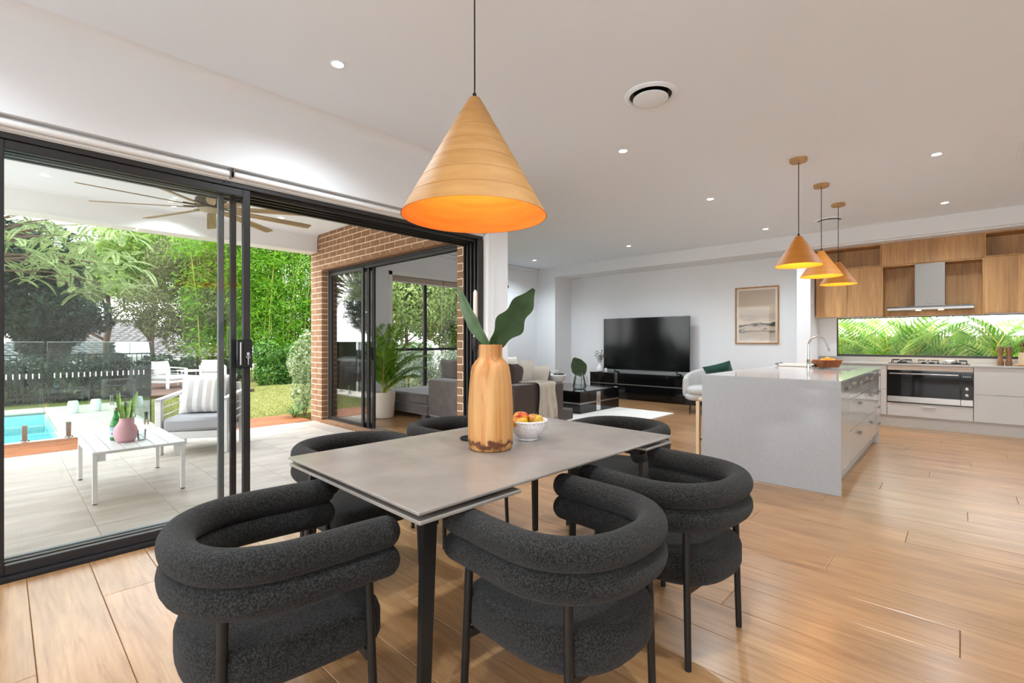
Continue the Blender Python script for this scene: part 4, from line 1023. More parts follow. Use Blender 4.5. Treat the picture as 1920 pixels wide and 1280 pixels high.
MB().lathe([(.03, 0), (.034, .004), (.034, .085), (.030, .09), (.028, .085), (.028, .01), (0, .01)], 20).build('jar_body', M['white'], jr, smooth=50); MB().lathe([(.027, .012), (.027, .06), (0, .062)], 16).build('wax', M['candle'], jr, smooth=50)

# black coffee table
ct = thing('coffee_table', 'gloss black square coffee table with silver bands', 'table', (6.72, 4.70, 0))
MB().box(0, 1.28, 0, 1.28, .365, .395, .003).build('top', M['gloss_black'], ct)
MB().box(.01, 1.27, .01, 1.27, .20, .365, .002).build('upper_box', M['gloss_black'], ct); MB().box(.01, 1.27, .01, 1.27, .01, .175, .002).build('lower_box', M['gloss_black'], ct)
MB().box(.016, 1.264, .016, 1.264, .175, .20).build('silver_band', M['steel'], ct)
MB().box(.50, .63, .002, .012, .03, .365, .001).build('chrome_strap', M['chrome'], ct); MB().box(.002, .012, .50, .63, .03, .365, .001).build('chrome_strap', M['chrome'], ct)
gv = thing('glass_jug', 'clear glass jug holding one big round leaf on the coffee table', 'vase', (7.15, 5.02, .395))
clear = glassmat('clear_glass', (.95, .97, .97, 1), .8)
MB().lathe([(.11, 0), (.12, .01), (.125, .05), (.10, .18), (.075, .27), (.08, .30), (.076, .30), (.07, .27), (.095, .18), (.118, .05), (.11, .012), (0, .012)], 28).build('jug_body', clear, gv, smooth=50)
MB().tube([rel(.08, 0, .28), rel(.135, 0, .20), rel(.145, 0, .08), rel(.125, 0, .03)], .012, 8).build('handle', clear, gv, smooth=50)
lb_ = MB(); leafblade(lb_, rel(.06, 0, .24), rel(-.10, .02, .56), .165, rel(.1, -1, .2), .03, 14, .1)
lb_.build('leaf', M['darkgreen'], gv, smooth=60); MB().tube([rel(.03, 0, .02), rel(.05, 0, .25)], .006, 6).build('stem', mat('stem2', lin(90, 96, 66), .5), gv)
bkk = thing('open_book', 'open white book lying on the black coffee table', 'book', (6.90, 5.50, .395), R(30))
def page(sd): 
    return MB().grid(lambda u, v: (sd * u * .17, v * .24 - .12, .012 + .02 * math.sin(u * math.pi) * (1 - .3 * u)), 10, 2)
for sd in (-1, 1): page(sd).build('page', M['white'], bkk, smooth=60)
MB().box(-.175, .175, -.125, .125, 0, .012, .002).build('cover', M['linen'], bkk)
rg = tag(MB().box(5.40, 7.95, 3.61, 6.4, 0.0005, .016, .004).build('rug', M['rug']), 'white pile rug under the black coffee table', 'rug')

# lounge armchair
ac = thing('lounge_armchair', 'light grey upholstered armchair beside the tv cabinet', 'armchair', (8.50, 3.25, 0), R(115))
AF = M['greyfabric']
MB().ellip((0, .04, .395), (.345, .34, .085), 28, 12, .55).build('seat_cushion', AF, ac, smooth=60)
MB().ellip((0, 0, .29), (.37, .36, .07), 28, 10, .5).build('seat_base', AF, ac, smooth=60)
bk_ = MB()
pth = []
for k in range(25):
    a = R(-10) + R(200) * k / 24
    pth.append((math.cos(a) * .36, -math.sin(a) * .34 + .06, 0))
def wrap(u, v):
    i = u * 24; k = min(int(i), 23); f_ = i - k
    x = pth[k][0] * (1 - f_) + pth[k + 1][0] * f_; y = pth[k][1] * (1 - f_) + pth[k + 1][1] * f_
    top = .60 + .16 * math.sin(u * math.pi) ** 1.5
    a = v * 2 * math.pi
    t_ = .05
    nx, ny = x / .36, (y - .06) / .34
    zc = (.28 + top) / 2; hz = (top - .28) / 2
    o_ = t_ * math.copysign(abs(math.cos(a)) ** .6, math.cos(a)); zz = zc + hz * math.copysign(abs(math.sin(a)) ** .6, math.sin(a))
    return (x + nx * o_, y + ny * o_, zz)
bk_.grid(wrap, 40, 20)
for uu in (0, 1):
    ring = [wrap(uu, j / 20) for j in range(20)]; q = tuple(range(20)); bk_.add(ring, [q if uu else q[::-1]])
bk_.build('back_shell', AF, ac, smooth=60)
for (x, y) in ((.27, .27), (-.27, .27), (.25, -.24), (-.25, -.24)):
    MB().cyl((x, y, .25), (x * 1.12, y * 1.12, 0), .012, .008, n=10).build('leg', M['blackmetal'], ac, smooth=40)
gc = tag(MB().pillow((0, 0, 0), .46, .46, .17, Matrix.Rotation(R(18), 3, 'Y')).build('cushion', M['emerald'], smooth=60, loc=(8.60, 3.06, .67), rot=(R(-28), 0, R(110))), 'emerald green velvet cushion on the grey armchair', 'cushion')

# ================================================================== sectional sofa
sf = thing('sectional_sofa', 'dark grey sectional sofa with an open chaise end by the lounge window', 'sofa', (0, 0, 0))
S = M['sofa']
SB = M['sofabrown']
MB().box(4.62, 5.67, 4.25, 4.52, .075, .665, .03).build('armrest', SB, sf, smooth=40)
MB().box(4.62, 4.86, 4.52, 6.15, .075, .665, .025).build('back_frame', S, sf, smooth=40)
MB().box(4.86, 5.60, 4.52, 6.15, .075, .23, .01).build('seat_base', S, sf)
for (a, b_) in ((4.53, 5.33), (5.34, 6.14)): MB().box(4.87, 5.98, a, b_, .235, .42, .045).build('seat_cushion', SB, sf, smooth=40)
MB().box(5.55, 5.93, 4.27, 4.53, .075, .24, .02).build('seat_base', SB, sf, smooth=40)
MB().box(4.62, 5.90, 6.155, 7.46, .075, .225, .012).build('chaise_base', S, sf)
MB().box(4.62, 5.92, 6.155, 7.46, .23, .405, .03).build('chaise_cushion', S, sf, smooth=40)
MB().box(5.92, 7.90, 6.55, 7.20, .075, .23, .01).build('seat_base', S, sf)
MB().box(5.93, 7.89, 6.50, 7.20, .235, .42, .045).build('seat_cushion', S, sf, smooth=40)
MB().box(5.92, 8.12, 7.22, 7.46, .075, .64, .02).build('back_frame', S, sf, smooth=40)
MB().box(7.90, 8.14, 6.45, 7.22, .075, .64, .03).build('armrest', S, sf, smooth=40)
for (x, y) in ((4.70, 7.34), (4.70, 6.28), (4.70, 6.05), (4.70, 4.35), (5.55, 4.35), (5.80, 7.36), (7.98, 6.55), (7.98, 7.3)):
    MB().box(x - .06, x + .06, y - .06, y + .06, 0.0, .08, .003).build('foot', S, sf)
for k, (y, lb) in enumerate(((4.98, 'n'), (5.72, 'f'))):
    MB().pillow((0, 0, 0), .78, .46, .26, Matrix.Rotation(R(90), 3, 'Z') @ Matrix.Rotation(R(-14), 3, 'X')).build('back_cushion', SB, sf, smooth=60, loc=(5.03, y, .66))
def cushion(lb, loc, w, h, t_, m_, rx, rz, grp='loose cushions on the sectional sofa'):
    return tag(MB().pillow((0, 0, 0), w, h, t_).build('cushion', m_, smooth=60, loc=loc, rot=(R(rx), 0, R(rz))), lb, 'cushion', grp)
cushion('plain dark grey cushion lying against the sofa back near the chaise', (4.95, 5.95, .80), .52, .34, .20, S, -10, 85)
cushion('dark brown cushion leaning behind the cream cushion near the sofa arm', (5.00, 4.66, .72), .44, .46, .18, SB, 14, 14)
cushion('cream cushion leaning between the dark cushion and the throw', (5.26, 4.70, .76), .44, .46, .17, M['linen'], 14, 10)
cushion('white cushion lying lowest, next to the draped throw', (5.60, 4.72, .70), .44, .40, .17, M['linen'], 20, -8)
cushion('teal velvet cushion partly hidden behind the wooden vase', (7.08, 7.02, .72), .44, .48, .16, M['teal'], -10, 0)
cushion('white cushion standing at the far corner of the sofa', (7.38, 6.98, .70), .46, .46, .18, M['linen'], -12, -10)
# throw over the arm
def thr(u, v):
    # u across (x), v along drape: from the seat side over the arm and down its outer face
    x = 5.22 + (u - .5) * (.50 - .20 * v) + .03 * math.sin(v * 5 + u * 3)
    s_ = v * 1.05
    rip = .012 * math.sin(u * 26 + v * 4) + .008 * math.sin(u * 43)
    if s_ < .30: y = 4.52 - s_; z_ = .674 + .006 + abs(rip) * .6
    elif s_ < .36: a = (s_ - .30) / .06 * math.pi / 2; y = 4.222 - .025 * math.sin(a) ; z_ = .676 - .03 * (1 - math.cos(a))
    else: y = 4.224 - abs(rip) * 1.6 - .012 - .02 * (s_ - .36); z_ = .646 - (s_ - .36) * (.78 + .12 * math.sin(u * 5))
    return (x, y, z_)
th = thing('throw_blanket', 'beige fringed throw draped over the near sofa arm', 'blanket', (0, 0, 0))
MB().grid(thr, 40, 30).build('cloth', M['throw'], th, smooth=70)
fg = MB()
for k in range(34):
    p = Vector(thr(k / 33, 1)); fg.tube([p, p + Vector((.006 * math.sin(k), -.004, -.035)), p + Vector((.01 * math.sin(k * 2), -.004, -.075))], .004, 4)
fg.build('fringe', M['throw'], th)
sd_ = thing('side_table', 'white drum side table with a curved base beside the far sofa arm', 'table', (8.42, 6.52, 0))
MB().lathe([(.14, 0), (.17, .02), (.10, .18), (.10, .30), (.19, .42), (.215, .50), (.21, .515), (0, .515)], 32).build('drum', M['white'], sd_, smooth=50); MB().lathe([(0, .515), (.2, .515), (.2, .519), (0, .519)], 32).build('table_top', M['white'], sd_)
ty = tag(MB().lathe([(0, 0), (.12, 0), (.125, .004), (.125, .018), (.118, .018), (.115, .006), (0, .006)], 32, c=(8.44, 6.48, .519)).build('round_tray', M['blackmetal'], smooth=40), 'round dark tray on the white side table', 'tray')
cu = thing('coffee_cup', 'white cup on the dark round tray', 'cup', (8.40, 6.50, .526))
MB().lathe([(.03, 0), (.04, .01), (.048, .06), (.050, .095), (.046, .095), (.042, .05), (.03, .012), (0, .012)], 24).build('cup_body', M['white'], cu, smooth=50)
MB().tube([(.045, 0, .08), (.075, 0, .075), (.08, 0, .045), (.045, 0, .03)], .006, 8).build('handle', M['white'], cu, smooth=50)
# ================================================================== patio furniture
WA = M['whitealu']
ot = thing('patio_table', 'low white slatted aluminium table on the patio', 'table', (.485, 4.872, GZ))
OW_, OL_, OH_ = .605, 1.01, .405
for k in range(6):
    w_ = (OW_ - .04) / 6
    MB().box(.02 + k * w_ + .003, .02 + (k + 1) * w_ - .003, .02, OL_ - .02, OH_ - .012, OH_, .002).build('slat', WA, ot)
MB().box(0, OW_, 0, .02, OH_ - .022, OH_, .002).box(0, OW_, OL_ - .02, OL_, OH_ - .022, OH_, .002).box(0, .02, .02, OL_ - .02, OH_ - .022, OH_, .002).box(OW_ - .02, OW_, .02, OL_ - .02, OH_ - .022, OH_, .002).build('frame', WA, ot)
MB().box(.004, .012, .03, OL_ - .03, OH_ - .075, OH_ - .022).box(OW_ - .012, OW_ - .004, .03, OL_ - .03, OH_ - .075, OH_ - .022).build('side_rail', WA, ot)
for (x, y) in ((0, 0), (OW_ - .03, 0), (0, OL_ - .03), (OW_ - .03, OL_ - .03)):
    lg = MB().box(x, x + .03, y, y + .03, .006, OH_ - .022, .002).build('leg', WA, ot)
    MB().box(x + .001, x + .029, y + .001, y + .029, 0, .006).build('foot_cap', M['blackmetal'], lg)
    gx = x + .03 if x == 0 else x - .05
    MB().box(gx, gx + .05, y + .006, y + .02, OH_ - .075, OH_ - .022, .001).build('corner_gusset', WA, lg)
TT = GZ + OH_
pvz = thing('pink_vase', 'round pink ceramic pot with snake plant on the patio table', 'plant pot', (.735, 5.22, TT))
MB().lathe([(.045, 0), (.062, .004), (.076, .03), (.082, .065), (.082, .10), (.076, .128), (.058, .152), (.046, .172), (.043, .20), (.045, .205), (.040, .205), (.038, .18), (0, .17)], 32).build('pot_body', mat('pink_ceramic', lin(214, 164, 170), .6), pvz, smooth=50)
snm = mat('snake_leaf', lin(150, 180, 92), .5, noise=(lin(112, 150, 74), 18, 3, (1, 1, 3), .35, .65))
for k, (dx, dy, tx, ty_, h_) in enumerate(((-.02, 0, -.05, .0, .40), (.0, .01, -.02, .02, .33), (.015, -.01, .045, 0, .34), (.022, 0, .095, .01, .41), (-.01, -.015, -.005, -.03, .30), (-.02, .01, -.085, .01, .39))):
    a = rel(dx, dy, .16); b_ = rel(tx, ty_, h_ + .02)
    lo = MB(); leafblade(lo, a, b_, .020, rel(.25 * (k - 2), -1, 0), 0, 10, .2)
    lo.build('leaf', snm, pvz, smooth=60)
bo_ = thing('glass_bottle', 'green glass water bottle with a blue label beside the pink pot', 'bottle', (.690, 5.37, TT))
MB().lathe([(.0, 0), (.038, 0), (.042, .006), (.042, .125), (.038, .150), (.022, .205), (.015, .225), (.0145, .262), (.016, .264), (.016, .275), (0, .276)], 24).build('bottle_body', mat('green_glass', lin(60, 160, 80), .08, trans=.6, spec=.5), bo_, smooth=50)
MB().lathe([(.0425, .03), (.0428, .032), (.0428, .115), (.0425, .117)], 24).build('label_band', mat('label_blue', lin(176, 208, 226), .5), bo_)
MB().lathe([(.0165, .255), (.0170, .285), (0, .287)], 16).build('cap', M['steel'], bo_)
MB().lathe([(.0295, .172), (.026, .186)], 20).build('neck_label', mat('label_silver', lin(206, 216, 220), .5), bo_)
fc = bpy.data.curves.new('lettering', 'FONT'); fc.body = 'PELLEGRINO'; fc.size = .014; fc.align_x = 'CENTER'
tmp = bpy.data.objects.new('tmp_text', fc); COL.objects.link(tmp)
dg = bpy.context.evaluated_depsgraph_get(); me_ = bpy.data.meshes.new_from_object(tmp.evaluated_get(dg)); bpy.data.objects.remove(tmp)
for v_ in me_.vertices:   # wrap on the cylinder, facing the camera
    a = v_.co.x / .0432; base = -rdir * math.sin(-a) * .0432 - fdir * math.cos(a) * .0432
    zz = v_.co.y; v_.co = Vector((base.x, base.y, .098 + zz))
me_.materials.clear(); me_.materials.append(mat('label_ink', lin(24, 62, 120), .6))
lt = bpy.data.objects.new('lettering', me_); COL.objects.link(lt); lt.parent = bo_
st5 = [(.0434 * math.cos(0), 0)]
sx_ = MB(); cpt = -fdir * .0434
for k in range(5):
    a0 = R(90 + 72 * k); a1 = R(90 + 72 * k + 36); a2 = R(90 + 72 * k - 36)
    q = lambda a, r_: cpt + rdir * (math.cos(a) * r_) + Vector((0, 0, .060 + math.sin(a) * r_))
    sx_.add([q(a0, .011), q(a1, .0045), cpt + Vector((0, 0, .060)), q(a2, .0045)], [(0, 1, 2, 3)])
sx_.build('red_star', mat('label_red', lin(206, 40, 40), .6), bo_)
tg = thing('drinking_glass', 'clear drinking glass behind the pink pot', 'glass', (.845, 5.22, TT))
MB().lathe([(.028, 0), (.030, .002), (.033, .09), (.0315, .09), (.0285, .008), (0, .008)], 20).build('tumbler', clear, tg, smooth=50); MB().lathe([(.0284, .009), (.030, .05), (0, .05)], 20).build('water', glassmat('water_in_glass', (.96, .98, .98, 1)), tg)

def patio_chair(label, loc, rz, pillow_m, cush, group):
    t = thing('patio_armchair', label, 'armchair', loc, rz, group)
    w, d = .72, .70
    for s_ in (-1, 1):
        x = s_ * (w / 2 - .03)
        MB().box(x - .03, x + .03, -d / 2, -d / 2 + .07, 0, .62, .004).build('front_leg', WA, t)
        MB().box(x - .03, x + .03, d / 2 - .07, d / 2, 0, .66, .004).build('rear_leg', WA, t)
        ar = MB().add([(x - .03, -d / 2, .59), (x + .03, -d / 2, .59), (x + .03, d / 2, .63), (x - .03, d / 2, .63), (x - .03, -d / 2, .62), (x + .03, -d / 2, .62), (x + .03, d / 2, .66), (x - .03, d / 2, .66)], [(3, 2, 1, 0), (4, 5, 6, 7), (0, 1, 5, 4), (1, 2, 6, 5), (2, 3, 7, 6), (3, 0, 4, 7)])
        ar.build('armrest', WA, t)
        for zz in (.33, .42, .51): MB().cyl((x, -d / 2 + .05, zz), (x, d / 2 - .05, zz + .02), .008, n=8).build('side_rod', WA, t)
    MB().box(-w / 2 + .06, w / 2 - .06, -d / 2 + .02, d / 2 - .02, .17, .25, .005).build('seat_frame', WA, t)
    MB().box(-w / 2 + .05, w / 2 - .05, d / 2 - .05, d / 2 - .01, .25, .75, .005).build('back_frame', WA, t)
    MB().box(-w / 2 + .065, w / 2 - .065, -d / 2 + .0, d / 2 - .06, .255, .405, .035).build('seat_cushion', cush, t, smooth=40)
    MB().pillow((0, 0, 0), .58, .46, .20, Matrix.Rotation(R(-14), 3, 'X')).build('back_cushion', cush, t, smooth=60, loc=(0, .22, .63))
    if pillow_m:
        MB().pillow((0, 0, 0), .50, .46, .17, Matrix.Rotation(R(-16), 3, 'X')).build('scatter_cushion', pillow_m, t, smooth=60, loc=(-.02, .08, .63))
    return t
# striped cushion cloth
sm, n, l, bs = pbsdf('striped_linen')
tcn = n.new('ShaderNodeTexCoord'); sp = n.new('ShaderNodeSeparateXYZ'); l.new(tcn.outputs['Object'], sp.inputs[0])
mr = n.new('ShaderNodeMapRange'); mr.inputs['From Min'].default_value = -.25; mr.inputs['From Max'].default_value = .25; l.new(sp.outputs['X'], mr.inputs['Value'])
rp = n.new('ShaderNodeValToRGB'); rp.color_ramp.interpolation = 'CONSTANT'; e = rp.color_ramp.elements
wh, gr, ta = lin(240, 238, 236), lin(200, 196, 194), lin(214, 204, 198)
e[0].position = 0; e[0].color = wh; e[1].position = .93; e[1].color = wh
for k, (p_, c_) in enumerate(((.20, gr), (.32, wh), (.42, gr), (.52, wh), (.60, ta), (.70, wh), (.76, gr), (.86, ta))): q = e.new(p_); q.color = c_
l.new(mr.outputs[0], rp.inputs[0]); l.new(rp.outputs[0], bs.inputs['Base Color']); bs.inputs['Roughness'].default_value = .95
patio_chair('white aluminium patio armchair with striped cushion behind the low table', (1.66, 6.60, GZ), R(-33), sm, M['greyfabric2'], 'white outdoor armchairs')
def far_chair(label, loc, rz):
    t = patio_chair(label, loc, rz, None, mat('white_canvas', lin(214, 212, 208), .95), 'white outdoor armchairs'); t.scale = (.86, .86, .80); return t
DZ = .06
# far timber deck
dk = struct(MB().box(1.9, 4.4, 13.05, 17.0, -.2, DZ - .03).build('garden_deck', M['soil']))
for k in range(28):
    MB().box(1.9, 4.4, 13.05 + k * .141, 13.05 + k * .141 + .134, DZ - .03, DZ, .004).build('deck_board', M['deckdark'], dk)
far_chair('white cushioned armchair on the garden deck, left of the far pair', (2.95, 14.9, DZ), R(35))
far_chair('white cushioned armchair on the garden deck, right of the far pair', (4.02, 15.1, DZ), R(-12))
ft = thing('garden_side_table', 'small white slatted side table between the two far armchairs', 'table', (3.5, 15.25, DZ))
for k in range(5): MB().box(-.22 + k * .09, -.22 + k * .09 + .08, -.22, .22, .40, .42, .003).build('slat', WA, ft)
MB().box(-.24, .24, -.24, -.22, .38, .42).box(-.24, .24, .22, .24, .38, .42).build('frame', WA, ft)
for (x, y) in ((-.22, -.22), (.2, -.22), (-.22, .2), (.2, .2)): MB().box(x, x + .02, y, y + .02, 0, .40).build('leg', WA, ft)

# lanterns by the pool
for k, (x, y, lb) in enumerate(((.88, 11.40, 'white cylindrical lantern by the pool, nearer the water'), (1.19, 11.46, 'white cylindrical lantern by the pool, nearer the lawn'))):
    t = thing('lantern', lb, 'lantern', (x, y, GZ), group='white lanterns on the pool paving')
    MB().lathe([(.065, 0), (.075, .015), (.08, .07), (.078, .16), (.065, .215), (.058, .218), (.058, .2), (.068, .12), (.062, .015), (0, .015)], 24).build('shade', M['white'], t, smooth=50); MB().lathe([(.03, .016), (.03, .08), (0, .08)], 16).build('candle', M['candle'], t)

# glass pool fence
def fence_panel(label, p0, p1, spig, decals=True):
    t = thing('glass_fence_panel', label, 'fence', (p0[0], p0[1], GZ), math.atan2(p1[1] - p0[1], p1[0] - p0[0]), 'frameless glass pool fence')
    L_ = math.dist(p0, p1)
    MB().box(0, L_, -.006, .006, .10, 1.255, .002).build('pane', M['fenceglass'], t)
    MB().box(0, L_, -.0065, .0065, 1.254, 1.258).build('top_edge', mat('polished_edge', lin(206, 224, 220), .3), t)
    for s_ in spig:
        sg = MB().box(s_ - .025, s_ + .025, -.03, -.008, .02, .21, .003).box(s_ - .025, s_ + .025, .008, .03, .02, .21, .003).build('spigot', M['steel'], t)
        MB().lathe([(.05, 0), (.05, .012), (.045, .018), (0, .018)], 20, c=(s_, 0, 0)).build('base_plate', M['chrome'], sg)
    if decals:
        x = .06
        while x < L_ - .04:
            MB().box(x, x + .013, -.0072, -.0064, .79, .855).build('decal', M['white'], t); x += .058
    return t
fence_panel('glass pool fence panel in front of the pool water', (-1.35, 8.56), (.385, 8.56), (.45, 1.56), True)
fence_panel('glass pool fence panel between the patio table and armchair', (.415, 8.56), (1.50, 8.56), (.20, .86))
fence_panel('glass pool fence panel running back along the lawn, nearest the corner', (1.50, 8.62), (1.50, 10.2), (.3, 1.3))
fence_panel('glass pool fence panel running back along the lawn, farthest', (1.50, 10.25), (1.50, 12.5), (.3, 1.1, 1.9))
# metal picket fence in front of the dark hedge
pf = thing('picket_fence', 'black metal picket fence in front of the dark hedge behind the pool', 'fence', (0, 13.3, GZ))
MB().box(-6, 1.7, -.012, .012, .98, 1.01).box(-6, 1.7, -.012, .012, .12, .15).build('rail', M['blackmetal'], pf)
bb = MB()
for k in range(88): bb.box(-6 + k * .0875, -6 + k * .0875 + .016, -.008, .008, .02, .99)
tag(bb.build('picket', M['blackmetal'], pf), kind='stuff')

# ================================================================== patio fan
fn = thing('ceiling_fan', 'large patio ceiling fan with ten timber blades and dark hub', 'fan', (1.42, 5.38, 2.93))
bron = mat('bronze', lin(70, 64, 56), .4, .6)
MB().cyl((0, 0, 0), (0, 0, -.20), .018, n=12).lathe([(0, 0), (.07, 0), (.07, -.03), (.03, -.06), (0, -.06)], 20).build('down_rod', bron, fn, smooth=40)
MB().lathe([(.03, -.19), (.05, -.20), (.06, -.225), (.095, -.235), (.10, -.275), (.135, -.285), (.14, -.36), (.10, -.375), (0, -.375)], 28).build('motor_housing', bron, fn, smooth=40)
MB().lathe([(0, -.376), (.10, -.376), (.11, -.385), (.09, -.40), (0, -.405)], 28).build('hub_cover', mat('tan_cap', lin(170, 158, 130), .5), fn, smooth=40)
blm = wood('fan_timber', lin(176, 152, 116), lin(158, 134, 98), lin(130, 108, 76), 'X', 1.4, .5)
bl0 = None
for k in range(10):
    a = R(3 + 36 * k)
    if bl0 is None:
        p = MB(); tilt = R(-13); vs = []
        for (x, w_) in ((.16, .026), (.25, .040), (.95, .048), (1.0, .040)):
            for (y, dz) in ((-w_, 0), (w_, 0), (w_, -.008), (-w_, -.008)):
                vs.append((x, y * math.cos(tilt) - dz * math.sin(tilt), y * math.sin(tilt) + dz))
        fs = [(3, 2, 1, 0), (12, 13, 14, 15)]
        for i in range(3):
            for j in range(4): fs.append((i * 4 + j, i * 4 + (j + 1) % 4, (i + 1) * 4 + (j + 1) % 4, (i + 1) * 4 + j))
        bl0 = p.add(vs, fs).build('blade', blm, fn, loc=(0, 0, -.365), rot=(0, 0, a))
        ir = MB().box(.09, .24, -.014, .014, .000, .008, .002).build('blade_iron', bron, bl0)
    else:
        c_ = dupmesh(bl0, fn, (0, 0, -.365), (0, 0, a)); i2 = ir.copy(); COL.objects.link(i2); i2.parent = c_

# ================================================================== plants
def frondgeo(L, nl, ll, droop, width=.03, curl=.25, up=1.0, seed=0, vshape=.35, taper=True):
    """palm frond in its own frame: grows along +x, arching; returns rachis path, leaflet verts (k,4,3)"""
    r_ = np.random.default_rng(seed); path = []; quads = []
    for i in range(13):
        u = i / 12; path.append((L * u * (1 - .12 * u), 0, up * L * .25 * math.sin(u * 1.6) - droop * L * u ** 2.2))
    P = np.array(path)
    for i in range(nl):
        u = .16 + .84 * i / (nl - 1)
        k = min(int(u * 12), 11); f_ = u * 12 - k
        p = P[k] * (1 - f_) + P[k + 1] * f_; tdir = P[k + 1] - P[k]; tdir /= np.linalg.norm(tdir)
        s_ = ll * (math.sin(math.pi * (u * .86 + .10)) ** .7 if taper else 1) * r_.uniform(.9, 1.1)
        for sd in (-1, 1):
            d = tdir * .62 + np.array([0, sd * .85, 0]) + np.array([0, 0, vshape]); d /= np.linalg.norm(d)
            mid = p + d * s_ * .55; tip = p + d * s_ + np.array([0, 0, -curl * s_])
            w = tdir * width * .5
            quads.append([p - w * .5, mid - w, tip, mid + w])
    return path, np.array(quads)
def rotz(a): return np.array([[math.cos(a), -math.sin(a), 0], [math.sin(a), math.cos(a), 0], [0, 0, 1]])
def roty(a): return np.array([[math.cos(a), 0, math.sin(a)], [0, 1, 0], [-math.sin(a), 0, math.cos(a)]])
def quadmesh(name, Q, m, parent=None):
    V = Q.reshape(-1, 3); F = np.arange(len(V)).reshape(-1, 4); return npmesh(name, V, F, m, parent)
def palm(name, label, cat, loc, fronds, lm, sm_, group=None, stemr=.012, nl=26, width=.03, ll=.36, curl=.25, vshape=.35):
    """fronds: list of (azimuth, elevation deg, length, droop, base height)"""
    t = thing(name, label, cat, loc, group=group)
    for k, (az, el, L_, dr, zb) in enumerate(fronds):
        path, Q = frondgeo(L_, nl, ll * L_ / 1.2, dr, width, curl, .6, k + 3, vshape)
        Rm = rotz(R(az)) @ roty(-R(el))
        Q = Q @ Rm.T + np.array([0, 0, zb]); P = np.array(path) @ Rm.T + np.array([0, 0, zb])
        fo_ = quadmesh('frond', Q, lm, t)
        MB().tube([tuple(p) for p in P], [stemr * (1 - .8 * i / 12) for i in range(13)], 5).build('rachis', sm_, fo_)
        if zb > .05: MB().tube([(0, 0, 0), (0, 0, zb)], [stemr * 2.2, stemr * 1.2], 7).build('stem', sm_, t)
    return t
LM = {}
LM['palm'] = leafmat('palm_leaf', lin(70, 128, 34), lin(150, 190, 60), .45, .4)
LM['palm_backlit'] = leafmat('palm_backlit', lin(116, 184, 40), lin(226, 238, 124), .6, .45)  # backlit brightness put into the leaf colour, as the strip gets no sun
LM['palmstem'] = mat('palm_stem', lin(166, 160, 60), .5)
LM['areca_stem'] = mat('areca_stem', lin(206, 186, 60), .5)
# potted palm in the lounge
pp = thing('palm_pot', 'tall cream planter holding the indoor palm', 'pot', (4.32, 6.95, 0))
MB().lathe([(.15, 0), (.17, .01), (.19, .30), (.195, .42), (.18, .42), (.175, .36), (0, .36)], 32).build('pot_body', mat('cream_planter', lin(222, 208, 192), .6), pp, smooth=50); MB().lathe([(.174, .365), (0, .37)], 24).build('soil', M['soil'], pp)
fr_ = [(-120, 62, 1.05, .25, .36), (-55, 52, 1.15, .35, .36), (-35, 66, 1.25, .3, .36), (0, 58, 1.1, .35, .36), (-75, 76, 1.35, .2, .36), (-20, 40, .95, .3, .36), (-150, 70, 1.2, .2, .36), (120, 72, 1.1, .3, .36), (60, 64, 1.0, .3, .36), (-60, 35, .8, .3, .36), (-90, 84, 1.30, .12, .36)]
palm('indoor_palm', 'green potted palm with arching fronds beside the chaise', 'palm', (4.32, 6.95, 0), fr_, LM['palm'], LM['palmstem'], None, .010, 30, .030, .36)

# kitchen garden strip: palms against a dark paling fence
fe = thing('paling_fence', 'dark vertical paling fence behind the palms outside the kitchen window', 'fence', (11.6, 0, -.25))
rr_ = random.Random(3)
for k in range(44):
    y0 = -3.4 + k * .145
    MB().box(0, .02, y0, y0 + .137, 0, 1.60 + .0 * rr_.random(), .002).build('paling', M['fencedark'], fe)
MB().box(.02, .06, -3.4, 3.0, .35, .43).box(.02, .06, -3.4, 3.0, 1.25, 1.33).build('rail', M['fencedark'], fe)
nm = ['leftmost palm clump outside the kitchen window', 'second palm clump from the left outside the kitchen window', 'palm clump outside the kitchen window behind the tap', 'palm clump outside the window left of the cooktop', 'palm clump outside the window right behind the cooktop', 'palm clump outside the window below the rangehood', 'palm clump outside the window right of the cooktop', 'palm clump outside the window behind the mills', 'palm clump outside the window behind the utensil pot', 'rightmost palm clump outside the kitchen window']
for k in range(10):
    y = 1.95 - k * .36 + rr_.uniform(-.08, .08); x = 10.7 + rr_.uniform(-.1, .35)
    frs = []
    for j in range(6):
        frs.append((rr_.uniform(-125, 125), rr_.uniform(56, 84), rr_.uniform(1.1, 1.75), rr_.uniform(.1, .35), rr_.uniform(.35, .8)))
    palm('areca_palm', nm[k], 'palm', (x, y, -.25), frs, LM['palm_backlit'] if k % 3 != 1 else LM['palm'], LM['areca_stem'], 'palms outside the kitchen window', .014, 19, .042, .55)

